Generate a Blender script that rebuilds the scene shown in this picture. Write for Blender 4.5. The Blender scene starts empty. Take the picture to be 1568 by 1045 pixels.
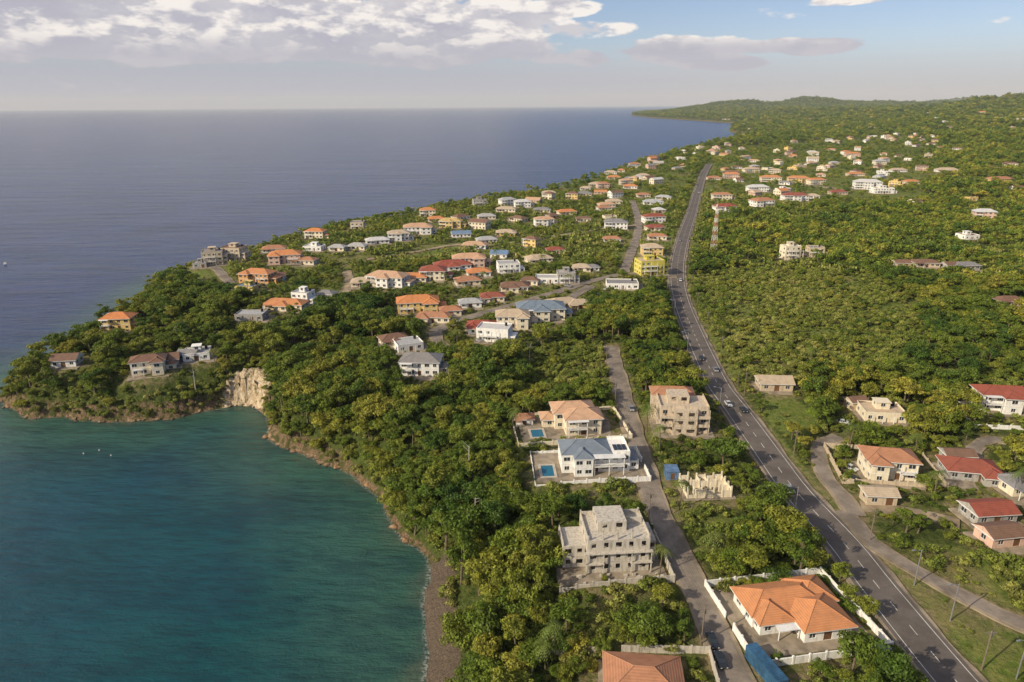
import bpy, math, random, time
import numpy as np
T0=time.time()
random.seed(7); rng=np.random.default_rng(7)
scene=bpy.context.scene
# ---------------------------------------------------------------- camera calibration
CAMH=120.0; PITCH=math.radians(19); ROLL=math.radians(0.35); FP=1045.3
_f=np.array([0,math.cos(PITCH),-math.sin(PITCH)]); _u=np.array([0,math.sin(PITCH),math.cos(PITCH)]); _r=np.array([1.0,0,0])
RG=_r*math.cos(ROLL)-_u*math.sin(ROLL); UP=_u*math.cos(ROLL)+_r*math.sin(ROLL); FW=_f
def ray(px,py): return RG*(px-784)/FP+UP*(522.5-py)/FP+FW
def plane(px,py,z=0.0):
    v=ray(px,py); t=(z-CAMH)/v[2]; return (v[0]*t,v[1]*t)
def sst(x,a,b):
    t=np.clip((x-a)/(b-a),0,1); return t*t*(3-2*t)
# ---------------------------------------------------------------- coastline (surveyed from the photo onto sea level)
near=[(640,1160),(648,1100),(652,1045),(658,1000),(652,950),(652,905),(660,872),(640,838),(602,800),(565,748),(520,716),(480,700),(445,688),(410,664),(414,636),(385,620),(350,622),(300,632),(250,642),(200,645),(140,643),(90,638),(50,641),(22,626),(-5,606),(-30,590)]
farc=[(-20,572),(20,560),(60,536),(110,510),(150,493),(200,476),(204,452),(228,430),(262,408),(310,394),(380,380),(440,360),(490,345),(560,333),(640,320),(700,309),(760,299),(810,290),(860,281),(900,271),(960,252),(1010,240)]
farz=[(1060,233),(1110,223),(1165,211),(1125,204),(1120,195),(1140,190),(1080,186),(1000,181),(966,177.5)]
cp=[plane(x,y,0) for x,y in near]+[plane(x,y,12) for x,y in farc]+[plane(x,y,0) for x,y in farz]
cp+= [(1900,10500),(2600,14500),(16000,15000),(16000,-400),(cp[0][0],-400)]
def rough(pts,lv=2):
    rr=random.Random(3)
    for l in range(lv):
        out=[]
        n=len(pts)
        for i in range(n):
            a=pts[i]; b=pts[(i+1)%n]; L=math.hypot(b[0]-a[0],b[1]-a[1]); out.append(a)
            if L>7 and a[1]>60 and b[0]<15000 and a[0]<9000:
                k=(rr.random()-.5)*min(L*.22,40); nx,ny=-(b[1]-a[1])/L,(b[0]-a[0])/L
                out.append(((a[0]+b[0])/2+nx*k,(a[1]+b[1])/2+ny*k))
        pts=out
    return pts
CP=np.array(rough(cp))
def sdist(x,y):
    x=np.asarray(x,float); y=np.asarray(y,float)
    best=np.full(x.shape,1e18); ins=np.zeros(x.shape,bool)
    n=len(CP)
    for i in range(n):
        ax,ay=CP[i]; bx,by=CP[(i+1)%n]
        dx,dy=bx-ax,by-ay; L2=dx*dx+dy*dy+1e-9
        t=np.clip(((x-ax)*dx+(y-ay)*dy)/L2,0,1)
        q=(x-ax-t*dx)**2+(y-ay-t*dy)**2
        np.minimum(best,q,out=best)
        if ay!=by:
            c=((ay>y)!=(by>y))&(x<(bx-ax)*(y-ay)/(by-ay)+ax); ins^=c
    d=np.sqrt(best); return np.where(ins,d,-d)
CLF=plane(380,614,2)
HILLS=[(3050,9500,85,420,900),(3960,9600,120,400,900),(2450,9300,38,400,700),(4900,9800,66,560,1000),(6100,9700,80,500,900),(7100,9500,100,700,1000),(8600,9500,110,1000,1000),(3350,4300,98,560,900),(2300,3300,14,400,500),(3300,2900,75,700,900)]
def Hd(x,y,d):
    s=sst(y,140,215); L=22*(1-s)+8*s
    c=np.exp(-((x-CLF[0])**2+(y-CLF[1])**2)/16**2); L=L*(1-c)+3.5*c
    dp=np.maximum(d,0)
    h=15*(1-np.exp(-dp/L))
    h=h+1.6*(np.sin(x/41+1.3)*np.sin(y/57+.4)+.6*np.sin(x/23-y/31))*sst(d,10,60)
    h=h+55*(1-np.exp(-np.maximum(x-300,0)/1300))*sst(d,0,900)
    r=np.hypot(x,y)
    k=sst(r,900,2600)*sst(d,80,900)
    h=h+k*(9*np.sin(x/290+2)*np.sin(y/340)+8*np.sin(x/170+y/230)+5*np.sin(x/90-y/120+1))
    k2=sst(d,0,1100)
    for cx,cy,A,sx,sy in HILLS: h=h+k2*A*np.exp(-((x-cx)/sx)**2-((y-cy)/sy)**2)
    return np.where(d>0,h,np.maximum(d*.12,-6))
def H(x,y): return Hd(x,y,sdist(x,y))
def H1(x,y): return float(H(np.array([x]),np.array([y]))[0])
TS=np.geomspace(85,11000,260)
def P(px,py,dz=0.0):
    v=ray(px,py); X=v[0]*TS; Y=v[1]*TS; Z=CAMH+v[2]*TS
    g=H(X,Y)+dz-Z
    idx=np.where(g>0)[0]
    if len(idx)==0: i=len(TS)-1
    else: i=max(idx[0],1)
    a=g[i-1]; b=g[i]; t=TS[i-1]+(TS[i]-TS[i-1])*(-a/(b-a+1e-9))
    t=min(max(t,TS[0]),TS[-1])
    for _ in range(2):
        x,y=v[0]*t,v[1]*t
        if v[2]<-0.05:
            t2=(H1(x,y)+dz-CAMH)/v[2]; t=t+(t2-t)*.5
    return (v[0]*t,v[1]*t)
def inpoly(x,y,poly):
    ins=np.zeros(x.shape,bool); n=len(poly)
    for i in range(n):
        ax,ay=poly[i]; bx,by=poly[(i+1)%n]
        if ay!=by: ins^=((ay>y)!=(by>y))&(x<(bx-ax)*(y-ay)/(by-ay)+ax)
    return ins
def PP(l): return [P(a,b) for a,b in l]
# ---------------------------------------------------------------- node helpers
def newmat(name):
    m=bpy.data.materials.new(name); m.use_nodes=True; t=m.node_tree; t.nodes.clear()
    return m,t
def nd(t,ty,ins=None,**kw):
    n=t.nodes.new(ty)
    for k,v in kw.items(): setattr(n,k,v)
    if ins:
        for k,v in ins.items():
            s=n.inputs[k]
            if isinstance(v,bpy.types.NodeSocket): t.links.new(v,s)
            else: s.default_value=v
    return n
def col(c): return (c[0],c[1],c[2],1.0)
def mixc(t,f,a,b,bt='MIX'):
    n=t.nodes.new('ShaderNodeMix'); n.data_type='RGBA'; n.blend_type=bt
    for i,v in ((0,f),(6,a),(7,b)):
        if isinstance(v,bpy.types.NodeSocket): t.links.new(v,n.inputs[i])
        else: n.inputs[i].default_value=v if i==0 else col(v)
    return n.outputs[2]
def mth(t,op,a,b=0.0,c=None,clamp=False):
    n=t.nodes.new('ShaderNodeMath'); n.operation=op; n.use_clamp=clamp
    for i,v in enumerate((a,b,c)):
        if v is None: continue
        if isinstance(v,bpy.types.NodeSocket): t.links.new(v,n.inputs[i])
        else: n.inputs[i].default_value=v
    return n.outputs[0]
def mr(t,v,a,b,c=0.0,d=1.0,sm=True):
    n=t.nodes.new('ShaderNodeMapRange'); n.interpolation_type='SMOOTHSTEP' if sm else 'LINEAR'; n.clamp=True
    t.links.new(v,n.inputs[0])
    for i,q in zip((1,2,3,4),(a,b,c,d)): n.inputs[i].default_value=q
    return n.outputs[0]
def noise(t,vec,scale,detail=4,rough_=.55,dist=0.0):
    n=nd(t,'ShaderNodeTexNoise',{'Scale':scale,'Detail':detail,'Roughness':rough_,'Distortion':dist})
    t.links.new(vec,n.inputs['Vector']); return n.outputs['Fac']
def attr(t,name): return nd(t,'ShaderNodeAttribute',attribute_name=name).outputs['Fac']
def bump(t,h,strength,dist): return nd(t,'ShaderNodeBump',{'Height':h,'Strength':strength,'Distance':dist}).outputs['Normal']
def finish(t,c,rough_=.8,normal=None,spec=.3,metal=0.0,extra=None):
    b=nd(t,'ShaderNodeBsdfPrincipled',{'Roughness':rough_,'Specular IOR Level':spec,'Metallic':metal})
    if isinstance(c,bpy.types.NodeSocket): t.links.new(c,b.inputs['Base Color'])
    else: b.inputs['Base Color'].default_value=col(c)
    if normal is not None: t.links.new(normal,b.inputs['Normal'])
    o=nd(t,'ShaderNodeOutputMaterial'); t.links.new(b.outputs[0],o.inputs['Surface']); return b
_mc={}
def simple(name,c,rough_=.8,var=.25,scale=1.5,metal=0.0,spec=.3):
    if name in _mc: return _mc[name]
    m,t=newmat(name); g=nd(t,'ShaderNodeTexCoord').outputs['Object']
    n=noise(t,g,scale,5,.6); n2=noise(t,g,scale*.2,3,.6)
    f=mr(t,mth(t,'ADD',mth(t,'MULTIPLY',n,.5),mth(t,'MULTIPLY',n2,.5)),.35,.65)
    cc=mixc(t,f,tuple(v*(1-var) for v in c),tuple(min(1,v*(1+var*.5)) for v in c))
    finish(t,cc,rough_,None,spec,metal); _mc[name]=m; return m
def plaster(name,c,stain=.35):
    k='wall_'+name
    if k in _mc: return _mc[k]
    m,t=newmat(k); g=nd(t,'ShaderNodeTexCoord').outputs['Object']
    mp=nd(t,'ShaderNodeMapping',{'Scale':(1.2,1.2,.25)}); t.links.new(g,mp.inputs['Vector'])
    n=noise(t,mp.outputs[0],1.3,6,.65); f=mr(t,n,.42,.72)
    cc=mixc(t,f,c,tuple(v*(1-stain) for v in c))
    n2=noise(t,g,9,3,.6)
    finish(t,cc,.85,bump(t,n2,.25,.02)); _mc[k]=m; return m
def roofm(name,c,kind='tile'):
    k='roof_'+name
    if k in _mc: return _mc[k]
    m,t=newmat(k); g=nd(t,'ShaderNodeTexCoord').outputs['Object']
    w=nd(t,'ShaderNodeTexWave',{'Scale':1.4 if kind=='tile' else 2.2,'Distortion':.6,'Detail':2.0,'Detail Scale':2.0},bands_direction='Z' if kind=='tile' else 'X')
    t.links.new(g,w.inputs['Vector'])
    n=noise(t,g,.5,6,.65); n2=noise(t,g,5,3,.6)
    rnd=nd(t,'ShaderNodeObjectInfo').outputs['Random']
    f=mr(t,n,.38,.75)
    a=mixc(t,f,c,tuple(v*.68 for v in c)); gr=sum(c)/3
    a=mixc(t,mth(t,'MULTIPLY',rnd,.25),a,(gr*.9+.03,gr*.75+.02,gr*.6))
    a=mixc(t,mth(t,'MULTIPLY',mr(t,w.outputs['Fac'],.2,.6,1,0),.3),a,tuple(v*.5 for v in c))
    a=mixc(t,mr(t,n2,.64,.82,0,.3),a,(.33,.27,.2))
    finish(t,a,.75 if kind=='tile' else .5,bump(t,w.outputs['Fac'],.5,.06)); _mc[k]=m; return m
WALL={'white':(.82,.8,.75),'cream':(.75,.66,.49),'yellow':(.7,.5,.18),'tan':(.55,.45,.32),'gray':(.38,.36,.33),'pink':(.65,.44,.34),'concrete':(.53,.48,.4),'blue':(.22,.38,.55),'green':(.35,.47,.3),'beige':(.57,.47,.35),'lemon':(.6,.52,.1),'orange':(.62,.32,.12)}
ROOF={'orange':(.64,.24,.08),'red':(.33,.08,.05),'terra':(.47,.21,.11),'brown':(.22,.12,.08),'gray':(.27,.26,.26),'lgray':(.46,.46,.46),'tan':(.54,.42,.29),'white':(.66,.65,.63),'blue':(.15,.27,.46),'slate':(.2,.25,.31),'pale':(.6,.36,.22),'yellow':(.6,.42,.14)}
def WM(n): return plaster(n,WALL[n],.5 if n in('concrete','gray','beige') else .3)
def RM(n): return roofm(n,ROOF[n],'sheet' if n in('gray','lgray','white','blue','slate') else 'tile')
GLASS,_t=newmat('window_glass'); 
_n=noise(_t,nd(_t,'ShaderNodeTexCoord').outputs['Object'],.4,2); finish(_t,mixc(_t,_n,(.015,.02,.025),(.05,.06,.07)),.08,None,.6)
FRAME=simple('trim_white',(.7,.69,.66),.6,.15)
DOORM=simple('door_wood',(.16,.08,.04),.6,.3,4)
PAVE=simple('yard_paving',(.28,.23,.17),.95,.55,.35)
METAL=simple('galvanised_metal',(.4,.4,.4),.45,.2,3,.6)
BLACK=simple('black_rubber',(.02,.02,.02),.8,.2)
# ---------------------------------------------------------------- mesh builder
class MB:
    def __init__(s): s.v=[]; s.f=[]
    def box(s,x0,x1,y0,y1,z0,z1):
        b=len(s.v)
        s.v+=[(x0,y0,z0),(x1,y0,z0),(x1,y1,z0),(x0,y1,z0),(x0,y0,z1),(x1,y0,z1),(x1,y1,z1),(x0,y1,z1)]
        s.f+=[(b,b+3,b+2,b+1),(b+4,b+5,b+6,b+7),(b,b+1,b+5,b+4),(b+1,b+2,b+6,b+5),(b+2,b+3,b+7,b+6),(b+3,b,b+4,b+7)]
    def poly(s,pts): b=len(s.v); s.v+=list(pts); s.f.append(tuple(range(b,b+len(pts))))
    def beam(s,a,b,r,r2=None,n=6):
        a=np.array(a,float); c=np.array(b,float); ax=c-a; L=np.linalg.norm(ax); ax/=L
        h=np.array([0,0,1.]) if abs(ax[2])<.9 else np.array([1.,0,0]); u=np.cross(ax,h); u/=np.linalg.norm(u); w=np.cross(ax,u)
        r2=r if r2 is None else r2; k=len(s.v)
        for j in range(n):
            q=2*math.pi*j/n; o=u*math.cos(q)+w*math.sin(q); s.v.append(tuple(a+o*r)); s.v.append(tuple(c+o*r2))
        for j in range(n):
            i0=k+2*j; i1=k+2*((j+1)%n); s.f.append((i0,i1,i1+1,i0+1))
        s.f.append(tuple(k+2*j for j in range(n))); s.f.append(tuple(k+2*j+1 for j in reversed(range(n))))
    def obj(s,name,mat,parent=None,loc=(0,0,0),rot=0,smooth=False):
        if not s.f: return None
        m=bpy.data.meshes.new(name); m.from_pydata(s.v,[],s.f); m.update()
        if smooth: m.polygons.foreach_set('use_smooth',[True]*len(m.polygons))
        for q in (mat if isinstance(mat,(list,tuple)) else [mat]): m.materials.append(q)
        o=bpy.data.objects.new(name,m); scene.collection.objects.link(o)
        o.location=loc; o.rotation_euler=(0,0,rot)
        if parent: o.parent=parent
        return o
def empty(name,loc=(0,0,0),rot=0):
    o=bpy.data.objects.new(name,None); scene.collection.objects.link(o); o.location=loc; o.rotation_euler=(0,0,rot); o.empty_display_size=1; return o
def hip(R,F,x0,x1,y0,y1,z,ov=.7,slope=.42,caps=None):
    x0-=ov;x1+=ov;y0-=ov;y1+=ov; w=x1-x0; d=y1-y0
    F.box(x0,x1,y0,y1,z-.22,z)
    z+=.01; h=min(w,d)/2*slope
    if w>=d: a=(x0+d/2,(y0+y1)/2,z+h); b=(x1-d/2,(y0+y1)/2,z+h)
    else: a=((x0+x1)/2,y0+w/2,z+h); b=((x0+x1)/2,y1-w/2,z+h)
    A,B,C,D=(x0,y0,z),(x1,y0,z),(x1,y1,z),(x0,y1,z)
    if w>=d:
        R.poly([A,B,b,a]);R.poly([B,C,b]);R.poly([C,D,a,b]);R.poly([D,A,a])
        e=[(A,a),(D,a),(B,b),(C,b),(a,b)]
    else:
        R.poly([A,B,a]);R.poly([B,C,b,a]);R.poly([C,D,b]);R.poly([D,A,a,b])
        e=[(A,a),(B,a),(C,b),(D,b),(a,b)]
    if caps is not None:
        for p,q in e:
            if math.dist(p,q)>.3: caps.beam(p,q,.12,n=5)
def block(B,x0,x1,y0,y1,z0,fl,fh=3.0,gap=3.2,ww=1.4,glass=True,door=False,zb=.95,zt=2.25,skip=0.0,rr=random):
    t=.22; W=B['w']
    def sb(M,side,s0,s1,za,zb_,o0,o1):
        if side==0: M.box(x0+s0,x0+s1,y0+o0,y0+o1,za,zb_)
        elif side==2: M.box(x0+s0,x0+s1,y1-o1,y1-o0,za,zb_)
        elif side==1: M.box(x1-o1,x1-o0,y0+t+s0,y0+t+s1,za,zb_)
        else: M.box(x0+o0,x0+o1,y0+t+s0,y0+t+s1,za,zb_)
    W.box(x0+.02,x1-.02,y0+.02,y1-.02,z0-3.0,z0)
    for f in range(fl):
        z=z0+f*fh
        for side in range(4):
            L=(x1-x0) if side in(0,2) else (y1-y0-2*t)
            n=max(1,int(L/gap)); s=0.0
            for i in range(n):
                c=(i+.5)*L/n; hw=ww/2*(1.35 if (i+f)%3==1 else 1); a,b=c-hw,c+hw
                if rr.random()<skip: continue
                isd=door and side==0 and f==0 and i==n//2
                lo=0.0 if isd else zb
                sb(W,side,s,a,z,z+fh,0,t)
                if lo>0: sb(W,side,a,b,z,z+lo,0,t)
                sb(W,side,a,b,z+zt,z+fh,0,t)
                if isd: sb(B['d'],side,a,b,z,z+zt,.1,.15)
                elif glass:
                    sb(B['g'],side,a,b,z+lo,z+zt,.13,.16)
                    sb(B['f'],side,c-.04,c+.04,z+lo,z+zt,.08,.125)
                    sb(B['f'],side,a-.08,b+.08,z+lo-.1,z+lo-.005,-.08,-.003)
                    sb(B['f'],side,a-.08,b+.08,z+zt+.005,z+zt+.1,-.08,-.003)
                s=b
            sb(W,side,s,L,z,z+fh,0,t)
        W.box(x0+t+.01,x1-t-.01,y0+t+.01,y1-t-.01,z+fh-.25,z+fh-.01)
        if f<fl-1: B['f'].box(x0-.07,x1+.07,y0-.07,y1+.07,z+fh-.12,z+fh+.03)
PADS=[] # x,y,R,z
def mk(B,par,wall,roof,trim=None):
    tm=trim or FRAME
    B['w'].obj('walls',WM(wall),par); B['g'].obj('windows',GLASS,par); B['f'].obj('window_frames_and_trim',tm,par)
    B['d'].obj('door',DOORM,par); B['r'].obj('roof',RM(roof),par); B['p'].obj('patio',PAVE,par); B['c'].obj('ridge_caps',RM(roof),par)
    B['m'].obj('water_tank',BLACK,par); B['k'].obj('columns_and_balcony',tm,par)
def newB(): return {k:MB() for k in 'wgfdrpcmk'}
def balcony(B,x0,x1,y0,z,dep,fl):
    k=B['k']
    for f in range(fl):
        zz=z+f*3.0
        if f>0:
            k.box(x0,x1,y0-dep,y0-.09,zz-.2,zz-.02)
            k.box(x0,x1,y0-dep,y0-dep+.08,zz+.85,zz+.95)
            n=int((x1-x0)/.45)
            for i in range(n+1):
                xx=x0+(x1-x0-.06)*i/n; k.box(xx,xx+.06,y0-dep+.01,y0-dep+.07,zz-.02,zz+.85)
        n=max(2,int((x1-x0)/3.2)+1)
        for i in range(n):
            xx=x0+.15+(x1-x0-.3)*i/(n-1); k.beam((xx,y0-dep+.3,zz-.02),(xx,y0-dep+.3,zz+2.8),.14,n=8)
def house(px,py,w,d=None,fl=1,rot=0,wall='white',roof='orange',kind='hip',wing='a',name='villa',xy=None,detail=True,yard=True):
    rr=random.Random(int(px*31+py*17)); d=d or w*.65
    x,y=xy if xy else P(px,py,fl*1.6)
    z=H1(x,y)+.25+max(0,math.hypot(x,y)-700)*.0006; R=.5*math.hypot(w,d); PADS.append((x,y,R*1.05,z-.2,w,d,math.radians(rot)))
    par=empty(name,(x,y,z),math.radians(rot)); B=newB(); h=fl*3.0
    X,Y=w/2,d/2
    near_=math.hypot(x,y)<420
    caps=B['c'] if near_ else None
    if wing=='a': wing=rr.choice(['fl','fr','c','b','n'])
    if kind=='hip':
        mw=(-X,X,-Y*.7,Y)
        block(B,*mw,0,fl,door=True,rr=rr); hip(B['r'],B['f'],*mw,h,caps=caps)
        if wing=='fl': q=(-X*.93,-X*.25,-Y-1.2,Y*.2)
        elif wing=='fr': q=(X*.25,X*.93,-Y-1.2,Y*.2)
        elif wing=='c': q=(-X*.32,X*.32,-Y-1.4,Y*.2)
        elif wing=='b': q=(X*.4,X+2.2,-Y*.4,Y*.75)
        else: q=None
        if q:
            block(B,*q,-.03,fl,rr=rr); hip(B['r'],B['f'],*q,h-.06,caps=caps)
        if wing in('b','n','c') :
            balcony(B,-X*.95,-X*.35,-Y*.7,0,2.2,fl); B['r'].box(-X*.98,-X*.32,-Y*.7-2.6,-Y*.7-.1,h-.2+.01,h-.02-.25+.3) if fl<2 else None
            if fl>=2: B['f'].box(-X*.98,-X*.32,-Y*.7-2.5,-Y*.7-.73,h-.19,h-.03)
        if fl==2 and wing in('fl','fr'):
            s=-1 if wing=='fr' else 1
            a,b=sorted((s*X*.2,s*X*.9)); balcony(B,a+.2,b-.2,-Y*.7,0,2.0,2)
        if rr.random()<.5 and fl==2:
            qq=(X-.2,X+4,-Y*.3,Y*.7); block(B,*qq,-.05,1,rr=rr); hip(B['r'],B['f'],*qq,2.95,caps=caps)
    elif kind=='gable':
        q=(-X,X,-Y,Y); block(B,*q,0,fl,door=True,rr=rr)
        o=.6; hh=Y*.5
        B['f'].box(-X-o,X+o,-Y-o,Y+o,h-.2,h)
        a=h+.01
        B['r'].poly([(-X-o,-Y-o,a),(X+o,-Y-o,a),(X+o,0,a+hh),(-X-o,0,a+hh)])
        B['r'].poly([(X+o,Y+o,a),(-X-o,Y+o,a),(-X-o,0,a+hh),(X+o,0,a+hh)])
        B['w'].poly([(-X-o+.1,-Y-o,a-.005),(-X-o+.1,0,a+hh-.05),(-X-o+.1,Y+o,a-.005)]); B['w'].poly([(X+o-.1,Y+o,a-.005),(X+o-.1,0,a+hh-.05),(X+o-.1,-Y-o,a-.005)])
    else: # flat / part-built
        gl=kind!='open'
        q=(-X,X*.8,-Y,Y); block(B,*q,0,fl,door=gl,glass=gl,rr=rr,skip=.1)
        W=B['w']; t=.2
        for (a,b,c,e) in ((q[0],q[1],q[2],q[2]+t),(q[0],q[1],q[3]-t,q[3]),(q[0],q[0]+t,q[2]+t,q[3]-t),(q[1]-t,q[1],q[2]+t,q[3]-t)): W.box(a,b,c,e,h,h+.55)
        if fl>1: block(B,X*.8+.01,X+1.5,-Y*.8,Y*.6,-.02,fl-1,glass=gl,rr=rr); 
        B['r'].box(q[0]+t+.02,q[1]-t-.02,q[2]+t+.02,q[3]-t-.02,h,h+.06)
        if rr.random()<.6: block(B,-X*.4,X*.2,-Y*.2,Y*.6,h+.07,1,2.4,glass=gl,rr=rr); W.box(-X*.45,X*.25,-Y*.27,Y*.66,h+2.48,h+2.65)
        B['m'].beam((X*.5,Y*.5,h+.06),(X*.5,Y*.5,h+1.5),.6,n=12)
        balcony(B,-X*.8,X*.2,-Y,0,1.8,fl)
        if kind=='open':
            for i in range(5): W.box(-X+i*X*.42,-X+i*X*.42+.3,-Y+.25,-Y+.55,h+.55,h+1.5)
    if yard: B['p'].box(-X-1.5,X+1.5,-Y-3.0,Y+1.5,-.5,-.05)
    mk(B,par,wall,roof)
    return par
def wallring(px,py,w,d,rot=0,mat=None,h=1.7,xy=None,gate=2,name='perimeter_wall'):
    x,y=xy or P(px,py); z=H1(x,y); a=math.radians(rot)
    par=empty(name,(x,y,z),a); M=MB(); t=.22; K=MB()
    segs=[((-w/2,-d/2),(w/2,-d/2)),((w/2,-d/2),(w/2,d/2)),((w/2,d/2),(-w/2,d/2)),((-w/2,d/2),(-w/2,-d/2))]
    for i,(p,q) in enumerate(segs):
        L=math.dist(p,q); n=max(2,int(L/3.5)); ux,uy=(q[0]-p[0])/L,(q[1]-p[1])/L
        for j in range(n):
            if i==gate and j==n//2: continue
            s0=j*L/n+.2; s1=(j+1)*L/n-.2
            xa,xb=p[0]+ux*s0,p[0]+ux*s1; ya,yb=p[1]+uy*s0,p[1]+uy*s1
            xm,ym=(xa+xb)/2,(ya+yb)/2
            gx=x+xm*math.cos(a)-ym*math.sin(a); gy=y+xm*math.sin(a)+ym*math.cos(a); zz=H1(gx,gy)-z
            if abs(ux)>.5: M.box(min(xa,xb),max(xa,xb),ym-t/2,ym+t/2,zz-1.5,zz+h)
            else: M.box(xm-t/2,xm+t/2,min(ya,yb),max(ya,yb),zz-1.5,zz+h)
            cx,cy=p[0]+ux*j*L/n,p[1]+uy*j*L/n
            K.box(cx-.19,cx+.19,cy-.19,cy+.19,zz-1.5,zz+h+.25)
    M.obj('wall_panels',mat or WM('white'),par); K.obj('wall_piers',mat or WM('white'),par); return par
# ---------------------------------------------------------------- roads
ROADS=[] # (samples Nx2, halfwidth, z)
def catmull(p,step=3.0):
    p=[np.array(q,float) for q in p]; p=[2*p[0]-p[1]]+p+[2*p[-1]-p[-2]]; out=[]
    for i in range(1,len(p)-2):
        a,b,c,d=p[i-1:i+3]; n=max(2,int(np.linalg.norm(c-b)/step))
        for k in range(n):
            t=k/n; out.append(.5*((2*b)+(-a+c)*t+(2*a-5*b+4*c-d)*t*t+(-a+3*b-3*c+d)*t**3))
    out.append(p[-2]); return np.array(out)
def strip(S,zc,o0,o1,dz,skirt=0,wob=0):
    M=MB(); tg=np.gradient(S,axis=0); tg/=np.linalg.norm(tg,axis=1)[:,None]; nx=np.stack([tg[:,1],-tg[:,0]],1)
    n=len(S); cols=4
    w=wob*(np.sin(np.arange(n)*1.7)+np.sin(np.arange(n)*.73+1))[:,None]*.5
    A=S+nx*(o0-w); B_=S+nx*(o1+w[::-1])
    for i in range(n):
        for k in range(cols+1):
            q=A[i]+(B_[i]-A[i])*k/cols; M.v.append((q[0],q[1],zc[i]+dz))
    for i in range(n-1):
        for k in range(cols):
            b=i*(cols+1)+k; M.f.append((b,b+1,b+cols+2,b+cols+1))
    if skirt:
        for side in (A,B_):
            b=len(M.v)
            for i in range(n): M.v.append((side[i][0],side[i][1],zc[i]+dz)); M.v.append((side[i][0],side[i][1],zc[i]+dz-skirt))
            for i in range(n-1): M.f.append((b+2*i,b+2*i+1,b+2*i+3,b+2*i+2))
    return M
def asphalt(name,c,patch=.3):
    m,t=newmat(name); g=nd(t,'ShaderNodeNewGeometry').outputs['Position']
    n=noise(t,g,.15,6,.65); n2=noise(t,g,2.5,4,.6); n3=noise(t,g,14,2,.5)
    a=mixc(t,mr(t,n,.35,.65),tuple(v*(1-patch) for v in c),tuple(v*(1+patch) for v in c))
    a=mixc(t,mr(t,n2,.5,.75,0,.4),a,tuple(v*.6 for v in c)); a=mixc(t,mr(t,n3,.55,.8,0,.35),a,tuple(v*1.6 for v in c))
    finish(t,a,.85,bump(t,n3,.3,.02)); return m
ASPH=asphalt('asphalt_main',(.125,.105,.09),.18); ASPH2=asphalt('asphalt_lane',(.21,.175,.14),.3); SHO=asphalt('gravel_shoulder',(.25,.2,.14),.35); PAINT=simple('road_paint',(.7,.68,.6),.7,.35,.8); DIRT=asphalt('dirt_track',(.3,.23,.15),.3)
def road(name,pts,w,mat,marks=False,pre=None):
    wp=[P(a,b) for a,b in pts]
    if pre: wp=pre+wp
    S=catmull(wp,4.0); zc=H(S[:,0],S[:,1])
    k=np.ones(9)/9; zp=np.pad(zc,4,mode='edge'); zc=np.convolve(zp,k,'valid')
    r=np.hypot(S[:,0],S[:,1]); zc=zc+.1+np.maximum(r-500,0)*.0009
    ROADS.append((S,w/2,zc))
    par=empty(name)
    off=-.02*(len(ROADS)%5)
    strip(S,zc,-w/2-.9,w/2+.9,-.06+off,.8,.5).obj('shoulder',SHO,par)
    strip(S,zc,-w/2,w/2,off,.1,0 if marks else .22).obj('carriageway',mat,par)
    if marks:
        for o in (-w/2+.9,w/2-1.05): strip(S,zc,o,o+.14,.015+off).obj('edge_line',PAINT,par)
        M=MB()
        L=np.r_[0,np.cumsum(np.linalg.norm(np.diff(S,axis=0),axis=1))]
        s=0
        tg=np.gradient(S,axis=0); tg/=np.linalg.norm(tg,axis=1)[:,None]
        while s<L[-1]-5:
            q=[]
            for ss in (s,s+3):
                xx=np.interp(ss,L,S[:,0]); yy=np.interp(ss,L,S[:,1]); zz=np.interp(ss,L,zc)+.02+off
                tx=np.interp(ss,L,tg[:,0]); ty=np.interp(ss,L,tg[:,1])
                q.append(((xx+ty*.08,yy-tx*.08,zz),(xx-ty*.08,yy+tx*.08,zz)))
            M.poly([q[0][0],q[1][0],q[1][1],q[0][1]][::-1]); s+=7.5
        M.obj('centre_dashes',PAINT,par)
    return S,zc
MAIN,MZ=road('main_road',[(1530,1110),(1465,1045),(1345,900),(1290,830),(1218,752),(1180,700),(1130,630),(1100,590),(1078,545),(1058,500),(1043,460),(1037,425),(1040,390),(1051,350),(1064,310),(1073,280),(1080,262),(1086,252)],10.0,ASPH,True)
SEC,SZ=road('side_street',[(1165,1110),(1130,1045),(1102,985),(1076,925),(1046,862),(1015,800),(992,735),(976,682),(962,635),(951,592),(941,556),(935,530)],5.4,ASPH2)
road('service_lane',[(1285,782),(1310,802),(1340,835),(1400,872),(1480,915),(1530,940),(1600,968)],3.4,ASPH2)
road('service_lane',[(1312,790),(1290,760),(1268,735),(1255,708),(1258,682),(1285,668)],3.6,ASPH2)
road('service_lane',[(1318,775),(1400,785),(1470,800)],3.0,DIRT)
road('village_street',[(1036,424),(990,420),(955,420),(900,432),(850,448),(790,466),(740,480),(700,492),(665,508)],5,ASPH2)
road('village_street',[(665,508),(672,525),(690,535)],4.5,ASPH2)
road('village_street',[(969,308),(977,335),(976,360),(966,388),(955,418)],5,ASPH2)
road('village_street',[(530,415),(536,432),(525,452),(500,463),(460,466)],4.5,DIRT)
road('village_street',[(905,438),(880,452),(870,462)],4.5,ASPH2)
road('village_street',[(318,402),(345,425),(360,445)],4.5,ASPH2)
road('village_street',[(560,398),(640,385),(700,375),(780,372),(850,362),(930,350),(975,345)],4,DIRT)
road('village_street',[(1100,262),(1160,272),(1230,284),(1300,292)],5,ASPH2)
road('driveway_road',[(1568,680),(1520,672),(1490,690),(1500,705)],3.2,ASPH2)
road('airstrip',[(1150,193),(1195,197),(1240,204)],60,DIRT)
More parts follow.
